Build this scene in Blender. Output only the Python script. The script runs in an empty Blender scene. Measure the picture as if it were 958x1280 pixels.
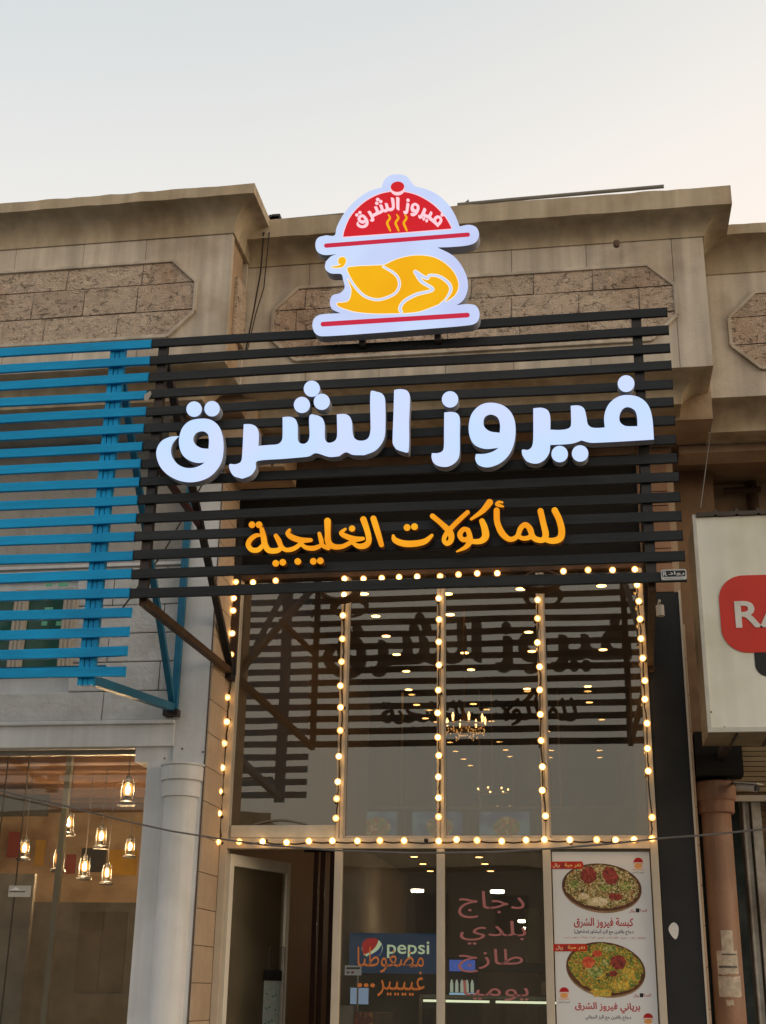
import bpy, math, random
import numpy as np
from mathutils import Vector, Matrix
from mathutils.geometry import tessellate_polygon
random.seed(7)
S = bpy.context.scene
COL = S.collection

# ------------------------------------------------------------------ camera
FPX, CX, CY, DC, CAMZ = 1606.0, 479.0, 640.0, 10.2, 1.55
_vz = np.array([72, -4324, FPX]); _vh = np.array([-10600, 420, FPX])
_vh = _vh / np.linalg.norm(_vh); _vz = _vz / np.linalg.norm(_vz)
_vz = _vz - _vh * (_vz @ _vh); _vz /= np.linalg.norm(_vz)
AX = -_vh; AZ = _vz; AY = np.cross(AX, -AZ)
cam = bpy.data.cameras.new('camera'); camo = bpy.data.objects.new('camera', cam); COL.objects.link(camo)
cam.sensor_fit = 'VERTICAL'; cam.sensor_height = 24.0; cam.lens = FPX / 1280 * 24; cam.clip_end = 2000; cam.clip_start = 0.05
R_ = Matrix(((AX[0], -AX[1], -AX[2]), (AY[0], -AY[1], -AY[2]), (AZ[0], -AZ[1], -AZ[2])))
camo.matrix_world = Matrix.Translation((0, -DC, CAMZ)) @ R_.to_4x4()
S.camera = camo

# ------------------------------------------------------------------ sky, sun, exposure
SUN_EL, SUN_AZ = 6.0, 112.0            # low sun far to the right, in thin haze
W = bpy.data.worlds.new('World'); S.world = W; W.use_nodes = True
nt = W.node_tree; nt.nodes.clear()
out = nt.nodes.new('ShaderNodeOutputWorld')
sky = nt.nodes.new('ShaderNodeTexSky'); sky.sky_type = 'NISHITA'; sky.sun_disc = False
sky.sun_elevation = math.radians(SUN_EL); sky.sun_rotation = math.radians(SUN_AZ); sky.dust_density = 3.0; sky.air_density = 1.0
b1 = nt.nodes.new('ShaderNodeBackground'); b1.inputs[1].default_value = 0.05
nt.links.new(sky.outputs[0], b1.inputs[0])
tc = nt.nodes.new('ShaderNodeTexCoord'); sp = nt.nodes.new('ShaderNodeSeparateXYZ')
nt.links.new(tc.outputs['Generated'], sp.inputs[0])
ns = nt.nodes.new('ShaderNodeTexNoise'); ns.inputs['Scale'].default_value = 2.2; ns.inputs['Detail'].default_value = 3
nt.links.new(tc.outputs['Generated'], ns.inputs[0])
m1 = nt.nodes.new('ShaderNodeMath'); m1.operation = 'MULTIPLY_ADD'; m1.inputs[1].default_value = -0.22; nt.links.new(sp.outputs[0], m1.inputs[0]); nt.links.new(sp.outputs[2], m1.inputs[2])
m2 = nt.nodes.new('ShaderNodeMath'); m2.operation = 'MULTIPLY_ADD'; m2.inputs[1].default_value = 0.06; nt.links.new(ns.outputs[0], m2.inputs[0]); nt.links.new(m1.outputs[0], m2.inputs[2])
rp = nt.nodes.new('ShaderNodeValToRGB')
el = rp.color_ramp.elements
el[0].position = 0.0; el[0].color = (0.60, 0.50, 0.42, 1)
el[1].position = 0.95; el[1].color = (0.45, 0.475, 0.49, 1)
for p, c in ((0.30, (0.83, 0.74, 0.64, 1)), (0.50, (0.90, 0.775, 0.68, 1)), (0.595, (0.80, 0.745, 0.68, 1)), (0.74, (0.61, 0.62, 0.61, 1))):
    e = el.new(p); e.color = c
nt.links.new(m2.outputs[0], rp.inputs[0])
b2 = nt.nodes.new('ShaderNodeBackground'); b2.inputs[1].default_value = 1.0
nt.links.new(rp.outputs[0], b2.inputs[0])
ad = nt.nodes.new('ShaderNodeAddShader'); nt.links.new(b1.outputs[0], ad.inputs[0]); nt.links.new(b2.outputs[0], ad.inputs[1])
nt.links.new(ad.outputs[0], out.inputs[0])
sl = bpy.data.lights.new('sun', 'SUN'); sl.energy = 0.5; sl.angle = math.radians(25); sl.color = (1, 0.86, 0.7)
so = bpy.data.objects.new('sun', sl); COL.objects.link(so)
_d = Vector((math.sin(math.radians(SUN_AZ)) * math.cos(math.radians(SUN_EL)), math.cos(math.radians(SUN_AZ)) * math.cos(math.radians(SUN_EL)), math.sin(math.radians(SUN_EL))))
so.rotation_euler = _d.to_track_quat('Z', 'Y').to_euler()
S.view_settings.view_transform = 'Standard'; S.view_settings.look = 'None'; S.view_settings.gamma = 1.0
S.view_settings.exposure = 0.16
S.cycles.use_denoising = True
S.cycles.max_bounces = 10; S.cycles.transparent_max_bounces = 16; S.cycles.glossy_bounces = 4; S.cycles.diffuse_bounces = 3
S.cycles.sample_clamp_indirect = 6

# ------------------------------------------------------------------ from a pixel of the photograph to a point on a known plane
def _ray(px, py):
    r = np.array([px - CX, py - CY, FPX]); return np.array([r @ AX, r @ AY, r @ AZ])
def at(px, py, y):
    r = _ray(px, py); q = r * (y + DC) / r[1]; return Vector((q[0], y, q[2] + CAMZ))
def atz(px, py, z):
    r = _ray(px, py); q = r * (z - CAMZ) / r[2]; return Vector((q[0], q[1] - DC, z))

# ------------------------------------------------------------------ materials
MATS = {}
def srgb(r, g, b):
    f = lambda c: (c / 255 / 12.92) if c / 255 <= 0.04045 else ((c / 255 + 0.055) / 1.055) ** 2.4
    return (f(r), f(g), f(b), 1)
def mat(name, col, rough=0.6, var=0.15, scale=6.0, bump=0.0, bscale=60.0, metal=0.0, rand=0.0, streak=0.0, spec=0.3, detail=6, pits=0.0, dirt=None, stretch=(1, 1, 1), rcol=None):
    if name in MATS: return MATS[name]
    m = bpy.data.materials.new(name); m.use_nodes = True; n = m.node_tree; L = n.links
    bs = n.nodes['Principled BSDF']; bs.inputs['Roughness'].default_value = rough; bs.inputs['Metallic'].default_value = metal
    bs.inputs['Specular IOR Level'].default_value = spec
    tc = n.nodes.new('ShaderNodeTexCoord'); geo = n.nodes.new('ShaderNodeNewGeometry')
    mp = n.nodes.new('ShaderNodeMapping'); L.new(geo.outputs['Position'], mp.inputs[0]); mp.inputs['Scale'].default_value = stretch
    nz = n.nodes.new('ShaderNodeTexNoise'); nz.inputs['Scale'].default_value = scale; nz.inputs['Detail'].default_value = detail; nz.inputs['Roughness'].default_value = 0.62
    L.new(mp.outputs[0], nz.inputs[0])
    mr = n.nodes.new('ShaderNodeMapRange'); mr.inputs['From Min'].default_value = 0.3; mr.inputs['From Max'].default_value = 0.7
    mr.inputs['To Min'].default_value = 1 - var; mr.inputs['To Max'].default_value = 1 + var; L.new(nz.outputs[0], mr.inputs[0])
    val = mr.outputs[0]
    def mul(a, b):
        k = n.nodes.new('ShaderNodeMath'); k.operation = 'MULTIPLY'; L.new(a, k.inputs[0]); L.new(b, k.inputs[1]); return k.outputs[0]
    if rand:
        oi = n.nodes.new('ShaderNodeObjectInfo'); r2 = n.nodes.new('ShaderNodeMapRange')
        r2.inputs['To Min'].default_value = 1 - rand; r2.inputs['To Max'].default_value = 1 + rand; L.new(oi.outputs['Random'], r2.inputs[0]); val = mul(val, r2.outputs[0])
    if streak:
        m3 = n.nodes.new('ShaderNodeMapping'); m3.inputs['Scale'].default_value = (9, 9, 0.45); L.new(geo.outputs['Position'], m3.inputs[0])
        n3 = n.nodes.new('ShaderNodeTexNoise'); n3.inputs['Scale'].default_value = 1.0; n3.inputs['Detail'].default_value = 5; L.new(m3.outputs[0], n3.inputs[0])
        r3 = n.nodes.new('ShaderNodeMapRange'); r3.inputs['From Min'].default_value = 0.38; r3.inputs['From Max'].default_value = 0.66
        r3.inputs['To Min'].default_value = 1 - streak; r3.inputs['To Max'].default_value = 1.06; L.new(n3.outputs[0], r3.inputs[0]); val = mul(val, r3.outputs[0])
    height = nz.outputs[0]
    if pits:
        n4 = n.nodes.new('ShaderNodeTexNoise'); n4.inputs['Scale'].default_value = 13; n4.inputs['Detail'].default_value = 7; n4.inputs['Roughness'].default_value = 0.7; n4.inputs['Distortion'].default_value = 1.2
        m4 = n.nodes.new('ShaderNodeMapping'); m4.inputs['Scale'].default_value = (1, 1, 1.5); L.new(geo.outputs['Position'], m4.inputs[0]); L.new(m4.outputs[0], n4.inputs[0])
        r4 = n.nodes.new('ShaderNodeMapRange'); r4.inputs['From Min'].default_value = 0.33; r4.inputs['From Max'].default_value = 0.45
        r4.inputs['To Min'].default_value = 1 - pits; r4.inputs['To Max'].default_value = 1.0; L.new(n4.outputs[0], r4.inputs[0]); val = mul(val, r4.outputs[0])
    mx = n.nodes.new('ShaderNodeMix'); mx.data_type = 'RGBA'; mx.blend_type = 'MULTIPLY'; mx.inputs[0].default_value = 1
    c = tuple(col[:3]) + (1,)
    mx.inputs[6].default_value = c
    src = None
    if rcol:
        o2 = n.nodes.new('ShaderNodeObjectInfo'); w2 = n.nodes.new('ShaderNodeMath'); w2.operation = 'FRACT'; w3 = n.nodes.new('ShaderNodeMath'); w3.operation = 'MULTIPLY'; w3.inputs[1].default_value = 7.31
        L.new(o2.outputs['Random'], w3.inputs[0]); L.new(w3.outputs[0], w2.inputs[0]); mc = n.nodes.new('ShaderNodeMix'); mc.data_type = 'RGBA'; mc.inputs[6].default_value = c; mc.inputs[7].default_value = tuple(rcol) + (1,); L.new(w2.outputs[0], mc.inputs[0]); src = mc.outputs[2]; L.new(src, mx.inputs[6])
    if dirt:
        nd = n.nodes.new('ShaderNodeTexNoise'); nd.inputs['Scale'].default_value = 1.7; nd.inputs['Detail'].default_value = 8; L.new(geo.outputs['Position'], nd.inputs[0])
        rd = n.nodes.new('ShaderNodeMapRange'); rd.inputs['From Min'].default_value = 0.48; rd.inputs['From Max'].default_value = 0.68; L.new(nd.outputs[0], rd.inputs[0])
        md = n.nodes.new('ShaderNodeMix'); md.data_type = 'RGBA'; md.inputs[6].default_value = c; md.inputs[7].default_value = tuple(dirt[:3]) + (1,); L.new(rd.outputs[0], md.inputs[0]); L.new(md.outputs[2], mx.inputs[6])
        if src: L.new(src, md.inputs[6])
    cc = n.nodes.new('ShaderNodeCombineColor'); L.new(val, cc.inputs[0]); L.new(val, cc.inputs[1]); L.new(val, cc.inputs[2]); L.new(cc.outputs[0], mx.inputs[7])
    L.new(mx.outputs[2], bs.inputs['Base Color'])
    if bump:
        nb = n.nodes.new('ShaderNodeTexNoise'); nb.inputs['Scale'].default_value = bscale; nb.inputs['Detail'].default_value = 5; L.new(mp.outputs[0], nb.inputs[0])
        bp = n.nodes.new('ShaderNodeBump'); bp.inputs['Strength'].default_value = min(1, bump); bp.inputs['Distance'].default_value = 0.02; L.new(nb.outputs[0], bp.inputs['Height']); L.new(bp.outputs[0], bs.inputs['Normal'])
        if pits:
            b4 = n.nodes.new('ShaderNodeBump'); b4.inputs['Strength'].default_value = 0.8; b4.inputs['Distance'].default_value = 0.02; L.new(r4.outputs[0], b4.inputs['Height']); L.new(bp.outputs[0], b4.inputs['Normal']); L.new(b4.outputs[0], bs.inputs['Normal'])
    MATS[name] = m; return m
def emit(name, col, strength, base=None):
    if name in MATS: return MATS[name]
    m = bpy.data.materials.new(name); m.use_nodes = True; bs = m.node_tree.nodes['Principled BSDF']; base = base or [c * 0.06 for c in col[:3]]; bs.inputs['Specular IOR Level'].default_value = 0.2
    bs.inputs['Base Color'].default_value = tuple(base[:3]) + (1,); bs.inputs['Roughness'].default_value = 0.35
    bs.inputs['Emission Color'].default_value = tuple(col[:3]) + (1,); bs.inputs['Emission Strength'].default_value = strength
    MATS[name] = m; return m
def litface(name, c1, c2, strength, scale=2.5):
    m = bpy.data.materials.new(name); m.use_nodes = True; n = m.node_tree; bs = n.nodes['Principled BSDF']
    g = n.nodes.new('ShaderNodeNewGeometry'); t = n.nodes.new('ShaderNodeTexNoise'); t.inputs['Scale'].default_value = scale; t.inputs['Detail'].default_value = 1; n.links.new(g.outputs['Position'], t.inputs[0])
    x = n.nodes.new('ShaderNodeMix'); x.data_type = 'RGBA'; x.inputs[6].default_value = tuple(c1[:3]) + (1,); x.inputs[7].default_value = tuple(c2[:3]) + (1,)
    r = n.nodes.new('ShaderNodeMapRange'); r.inputs['From Min'].default_value = 0.35; r.inputs['From Max'].default_value = 0.65; n.links.new(t.outputs[0], r.inputs[0]); n.links.new(r.outputs[0], x.inputs[0])
    n.links.new(x.outputs[2], bs.inputs['Emission Color']); bs.inputs['Emission Strength'].default_value = strength
    bs.inputs['Base Color'].default_value = tuple(k * 0.05 for k in c1[:3]) + (1,); bs.inputs['Roughness'].default_value = 0.4; bs.inputs['Specular IOR Level'].default_value = 0.15
    MATS[name] = m; return m
def glass(name, refl, tint, rough=0.0, fk=0.9, dust_haze=0.022):
    m = bpy.data.materials.new(name); m.use_nodes = True; n = m.node_tree; n.nodes.clear()
    o = n.nodes.new('ShaderNodeOutputMaterial'); t = n.nodes.new('ShaderNodeBsdfTransparent'); t.inputs[0].default_value = tuple(tint) + (1,)
    g = n.nodes.new('ShaderNodeBsdfGlossy'); g.inputs['Roughness'].default_value = rough; g.inputs[0].default_value = (0.93, 0.95, 0.92, 1)
    f = n.nodes.new('ShaderNodeFresnel'); f.inputs[0].default_value = 1.5
    a = n.nodes.new('ShaderNodeMath'); a.operation = 'MULTIPLY_ADD'; a.inputs[1].default_value = fk; a.inputs[2].default_value = refl; n.links.new(f.outputs[0], a.inputs[0]); a.use_clamp = True
    x = n.nodes.new('ShaderNodeMixShader'); n.links.new(a.outputs[0], x.inputs[0]); n.links.new(t.outputs[0], x.inputs[1]); n.links.new(g.outputs[0], x.inputs[2])
    geo = n.nodes.new('ShaderNodeNewGeometry'); w = n.nodes.new('ShaderNodeTexNoise'); w.inputs['Scale'].default_value = 1.6; w.inputs['Detail'].default_value = 1; n.links.new(geo.outputs['Position'], w.inputs[0])
    b = n.nodes.new('ShaderNodeBump'); b.inputs['Strength'].default_value = 0.035; b.inputs['Distance'].default_value = 0.02; n.links.new(w.outputs[0], b.inputs['Height']); n.links.new(b.outputs[0], g.inputs['Normal'])
    d = n.nodes.new('ShaderNodeBsdfDiffuse'); d.inputs[0].default_value = (0.75, 0.66, 0.52, 1); dn = n.nodes.new('ShaderNodeTexNoise'); dn.inputs['Scale'].default_value = 2.3; dn.inputs['Detail'].default_value = 7; n.links.new(geo.outputs['Position'], dn.inputs[0])  # warm diffuse film: dust, plus painted haze that lifts dark reflections
    dr_ = n.nodes.new('ShaderNodeMapRange'); dr_.inputs['From Min'].default_value = 0.3; dr_.inputs['From Max'].default_value = 0.75; dr_.inputs['To Min'].default_value = dust_haze * 0.4; dr_.inputs['To Max'].default_value = dust_haze * 1.6; n.links.new(dn.outputs[0], dr_.inputs[0])
    y = n.nodes.new('ShaderNodeMixShader'); n.links.new(dr_.outputs[0], y.inputs[0]); n.links.new(x.outputs[0], y.inputs[1]); n.links.new(d.outputs[0], y.inputs[2])
    n.links.new(y.outputs[0], o.inputs[0]); MATS[name] = m; return m

M_STONE = mat('limestone slab', (0.57, 0.505, 0.41), 0.75, 0.12, 3, 0.15, 40, streak=0.24, rand=0.06, dirt=(0.42, 0.34, 0.25))
M_CORN = mat('cornice render', (0.47, 0.39, 0.275), 0.8, 0.1, 2.5, 0.12, 50, streak=0.2, dirt=(0.35, 0.265, 0.165))
M_SPLIT = mat('pitted travertine', (0.55, 0.45, 0.345), 0.9, 0.22, 14, 1.0, 80, rand=0.09, pits=0.55, dirt=(0.41, 0.29, 0.205), detail=9, rcol=(0.50, 0.39, 0.30))
M_BEIGE = mat('beige wall', (0.40, 0.29, 0.19), 0.8, 0.14, 3, 0.3, 30, dirt=(0.28, 0.18, 0.11))
M_TILE = mat('beige stone tile', (0.50, 0.385, 0.28), 0.7, 0.1, 5, 0.2, 60, rand=0.08)
M_GROUT = mat('dark joint', (0.13, 0.09, 0.06), 0.9)
M_WHITE = mat('white painted plaster', (0.68, 0.70, 0.71), 0.6, 0.08, 2.5, 0.12, 35, streak=0.08, dirt=(0.59, 0.605, 0.60))
M_WROCK = mat('white painted rock face', (0.60, 0.61, 0.605), 0.7, 0.1, 4, 1.0, 14, rand=0.05, dirt=(0.46, 0.46, 0.445))
M_BLUE = mat('cyan painted timber', (0.008, 0.32, 0.66), 0.45, 0.10, 14, 0.2, 90, rand=0.07, stretch=(0.3, 1, 3), dirt=(0.008, 0.25, 0.53), spec=0.15)
M_BLUED = mat('blue painted steel', (0.015, 0.14, 0.25), 0.5, 0.15, 8, 0.1, rand=0.05)
M_BLACK = mat('charcoal painted timber', (0.018, 0.022, 0.026), 0.5, 0.25, 12, 0.2, 90, rand=0.18, stretch=(0.3, 1, 3), spec=0.22, dirt=(0.024, 0.027, 0.030))
M_BSTEEL = mat('black painted steel', (0.02, 0.02, 0.022), 0.45, 0.3, 8, 0.1, dirt=(0.05, 0.03, 0.02))
M_RUST = mat('brown primed steel', (0.075, 0.042, 0.022), 0.6, 0.3, 8, 0.2)
M_FRAME = mat('cream window frame', (0.52, 0.46, 0.37), 0.45, 0.07, 8, 0.05)
M_BWALL = mat('black cladding', (0.017, 0.018, 0.019), 0.55, 0.3, 2, 0.05)
M_DARK = mat('dark void', (0.012, 0.011, 0.01), 0.9)
M_RED = mat('red vinyl', srgb(198, 14, 28), 0.4, 0.04)
M_SIDE = mat('grey sign return', (0.34, 0.37, 0.44), 0.45, 0.1)
M_OSIDE = mat('dark orange sign return', (0.22, 0.07, 0.01), 0.5, 0.1)
M_CABLE = mat('dark cable', (0.035, 0.03, 0.025), 0.6)
M_LCABLE = mat('grey cable', (0.16, 0.15, 0.14), 0.6)
M_GLASS = glass('shopfront glass', 0.05, (0.80, 0.79, 0.74))
M_GLASSL = glass('left shop glass', 0.015, (0.94, 0.94, 0.92), fk=0.5)
M_GLASSG = glass('green glass', 0.10, (0.05, 0.22, 0.14))
M_TERR = mat('terracotta column paint', (0.34, 0.21, 0.145), 0.65, 0.16, 3, 0.2, 30, streak=0.2, dirt=(0.27, 0.13, 0.075))
M_TEAL = mat('dark teal wall', (0.055, 0.08, 0.078), 0.75, 0.35, 5, 0.3, 20, dirt=(0.11, 0.13, 0.12))
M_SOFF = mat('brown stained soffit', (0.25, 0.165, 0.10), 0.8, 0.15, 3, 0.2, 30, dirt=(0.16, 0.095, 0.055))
M_GREY = mat('grey cement render', (0.40, 0.385, 0.355), 0.85, 0.1, 2, 0.4, 25, dirt=(0.31, 0.30, 0.275), streak=0.1)
M_WHITEP = mat('white sign panel', (0.74, 0.75, 0.66), 0.4, 0.05, 1.5, streak=0.06, dirt=(0.62, 0.61, 0.49))
M_METAL = mat('dull galvanised metal', (0.30, 0.28, 0.25), 0.5, 0.2, 5, metal=0.5)

# ------------------------------------------------------------------ mesh building
class MB:
    def __init__(s): s.v = []; s.f = []; s.m = []; s.smooth = []
    def add(s, vs, fs, mi=0, sm=False):
        b = len(s.v); s.v += [tuple(v) for v in vs]
        for f in fs: s.f.append(tuple(b + i for i in f)); s.m.append(mi); s.smooth.append(sm)
        return s
    def box(s, x0, x1, y0, y1, z0, z1, mi=0):
        if x0 > x1: x0, x1 = x1, x0
        if y0 > y1: y0, y1 = y1, y0
        if z0 > z1: z0, z1 = z1, z0
        v = [(x0, y0, z0), (x1, y0, z0), (x1, y1, z0), (x0, y1, z0), (x0, y0, z1), (x1, y0, z1), (x1, y1, z1), (x0, y1, z1)]
        return s.add(v, [(3, 2, 1, 0), (4, 5, 6, 7), (0, 1, 5, 4), (1, 2, 6, 5), (2, 3, 7, 6), (3, 0, 4, 7)], mi)
    def bar(s, p, q, w, h, mi=0):
        p, q = Vector(p), Vector(q); d = (q - p).normalized(); up = Vector((0, 0, 1)) if abs(d.z) < 0.95 else Vector((0, 1, 0))
        a = d.cross(up).normalized(); b = a.cross(d).normalized(); v = []
        for c in (p, q):
            for i, j in ((-1, -1), (1, -1), (1, 1), (-1, 1)): v.append(c + a * (i * w / 2) + b * (j * h / 2))
        return s.add(v, [(3, 2, 1, 0), (4, 5, 6, 7), (0, 1, 5, 4), (1, 2, 6, 5), (2, 3, 7, 6), (3, 0, 4, 7)], mi)
    def tube(s, path, r, n=8, mi=0, closed=False):
        path = [Vector(p) for p in path]; k = len(path); v = []
        prev = None
        for i, p in enumerate(path):
            d = (path[(i + 1) % k] - path[i - 1]) if closed else (path[min(i + 1, k - 1)] - path[max(i - 1, 0)])
            d.normalize(); ref = prev if prev else (Vector((0, 0, 1)) if abs(d.z) < 0.9 else Vector((0, 1, 0)))
            a = d.cross(ref)
            if a.length < 1e-4: a = d.cross(Vector((1, 0.3, 0)))
            a.normalize(); b = a.cross(d).normalized(); prev = b
            rr = r[i] if isinstance(r, (list, tuple)) else r
            for j in range(n):
                t = 2 * math.pi * j / n; v.append(p + a * (rr * math.cos(t)) + b * (rr * math.sin(t)))
        f = []
        for i in range(k if closed else k - 1):
            for j in range(n):
                i2 = (i + 1) % k; f.append((i * n + j, i2 * n + j, i2 * n + (j + 1) % n, i * n + (j + 1) % n))
        if not closed: f.append(tuple(range(n))); f.append(tuple((k - 1) * n + j for j in reversed(range(n))))
        return s.add(v, f, mi, True)
    def lathe(s, c, prof, n=24, mi=0, axis='z', sx=1.0, cap=True):
        v = []; k = len(prof); c = Vector(c)
        for r, h in prof:
            for j in range(n):
                t = 2 * math.pi * j / n; x, y = r * math.cos(t) * sx, r * math.sin(t)
                v.append(c + (Vector((x, y, h)) if axis == 'z' else Vector((x, h, y))))
        f = []
        for i in range(k - 1):
            for j in range(n):
                q = (i * n + j, i * n + (j + 1) % n, (i + 1) * n + (j + 1) % n, (i + 1) * n + j); f.append(q if axis == 'z' else q[::-1])
        if cap: f.append(tuple(reversed(range(n)))); f.append(tuple((k - 1) * n + j for j in range(n)))
        return s.add(v, f, mi, True)
    def sphere(s, c, r, n=10, m=6, mi=0, sz=1.0):
        return s.lathe(c, [(max(r * math.sin(math.pi * i / m), r * 0.02), -r * sz * math.cos(math.pi * i / m)) for i in range(m + 1)], n, mi)
    def prism(s, poly, y0, y1, mi=0, side=None):
        """poly: (x, z) loop, extruded from y0 (front) to y1"""
        return s.loops([poly], y0, y1, mi, side)
    def loops(s, loops, y0, y1, mi=0, side=None):
        side = mi if side is None else side
        tris = tessellate_polygon([[Vector((x, z, 0)) for x, z in lp] for lp in loops])
        fl = [(x, z) for lp in loops for x, z in lp]; N = len(fl)
        front = []; back = []
        for t in tris:
            (ax, az), (bx, bz), (cx_, cz_) = fl[t[0]], fl[t[1]], fl[t[2]]
            ar = (bx - ax) * (cz_ - az) - (bz - az) * (cx_ - ax)
            if abs(ar) < 1e-12: continue
            tt = t if ar > 0 else t[::-1]
            front.append(tuple(tt)); back.append(tuple(N + i for i in tt[::-1]))
        b = len(s.v); s.v += [(x, y0, z) for x, z in fl] + [(x, y1, z) for x, z in fl]
        for f in front: s.f.append(tuple(b + i for i in f)); s.m.append(mi); s.smooth.append(False)
        for f in back: s.f.append(tuple(b + i for i in f)); s.m.append(side); s.smooth.append(False)
        o = 0
        for lp in loops:
            k = len(lp)
            for i in range(k):
                a, c = b + o + i, b + o + (i + 1) % k; s.f.append((a, c, c + N, a + N)); s.m.append(side); s.smooth.append(False)
            o += k
        return s
    def mesh(s, name, mats, org=(0, 0, 0)):
        me = bpy.data.meshes.new(name); ox, oy, oz = org
        me.from_pydata([(x - ox, y - oy, z - oz) for x, y, z in s.v], [], s.f)
        for m in (mats if isinstance(mats, (list, tuple)) else [mats]): me.materials.append(m)
        me.polygons.foreach_set('material_index', s.m); me.polygons.foreach_set('use_smooth', s.smooth)
        me.set_sharp_from_angle(angle=math.radians(38)); me.update(); return me
def wloc(o):
    v = Vector((0, 0, 0))
    while o is not None: v = v + o.location; o = o.parent
    return v
def tagit(o, label=None, cat=None, group=None, kind=None):
    if label: o['label'] = label
    if cat: o['category'] = cat
    if group: o['group'] = group
    if kind: o['kind'] = kind
    return o
def thing(name, label, cat, loc=(0, 0, 0), group=None):
    o = bpy.data.objects.new(name, None); COL.objects.link(o); o.location = loc; o.empty_display_size = 0.1
    return tagit(o, label, cat, group)
def part(name, mb, mats, parent=None, label=None, bevel=0.0):
    org = wloc(parent) if parent else Vector((0, 0, 0))
    o = bpy.data.objects.new(name, mb.mesh(name, mats, org)); COL.objects.link(o)
    if parent: o.parent = parent
    if label: o['label'] = label
    if bevel:
        b = o.modifiers.new('bevel', 'BEVEL'); b.width = bevel; b.segments = 2; b.limit_method = 'ANGLE'
    return o
def single(name, mb, mats, label, cat, loc, group=None, bevel=0.0):
    o = bpy.data.objects.new(name, mb.mesh(name, mats, loc)); COL.objects.link(o); o.location = loc
    if bevel:
        b = o.modifiers.new('bevel', 'BEVEL'); b.width = bevel; b.segments = 2; b.limit_method = 'ANGLE'
    return tagit(o, label, cat, group)
def structure(name, mb, mats):
    o = bpy.data.objects.new(name, mb.mesh(name, mats)); COL.objects.link(o); o['kind'] = 'structure'; return o
def copies(name, me, parent, places):
    org = wloc(parent); r = []
    for p in places:
        o = bpy.data.objects.new(name, me); COL.objects.link(o); o.parent = parent; o.location = Vector(p) - org; r.append(o)
    return r
def copy_tree(o, parent=None):
    c = o.copy(); COL.objects.link(c)
    if parent: c.parent = parent
    for ch in list(o.children): copy_tree(ch, c)
    return c

# ------------------------------------------------------------------ outlines
def smooth(pts, corners=(), sub=6):
    """closed Catmull-Rom through pts; indices in corners stay sharp"""
    n = len(pts); o = []
    P = [np.array(p, float) for p in pts]
    for i in range(n):
        p0, p1, p2, p3 = P[i - 1], P[i], P[(i + 1) % n], P[(i + 2) % n]
        if i in corners: p0 = p1 - (p2 - p1) * 0.5
        if (i + 1) % n in corners: p3 = p2 + (p2 - p1) * 0.5
        d = np.linalg.norm(p2 - p1)
        m1 = (p2 - p0) * 0.5; m2 = (p3 - p1) * 0.5
        for m in (m1, m2):
            l = np.linalg.norm(m)
            if l > d * 1.2: m *= d * 1.2 / l
        for k in range(sub):
            t = k / sub
            o.append((2 * t**3 - 3 * t**2 + 1) * p1 + (t**3 - 2 * t**2 + t) * m1 + (-2 * t**3 + 3 * t**2) * p2 + (t**3 - t**2) * m2)
    return [tuple(q) for q in o]
def circle(x, y, r, n=28, ry=None):
    ry = ry or r; return [(x + r * math.cos(2 * math.pi * i / n), y + ry * math.sin(2 * math.pi * i / n)) for i in range(n)]
def crop(pts, ox, oy, s): return [(ox + x / s, oy + y / s) for x, y, *_ in pts]
def toplane(loop, y):
    r = []
    for px, py in loop:
        p = at(px, py, y); r.append((p.x, p.z))
    return r
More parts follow.
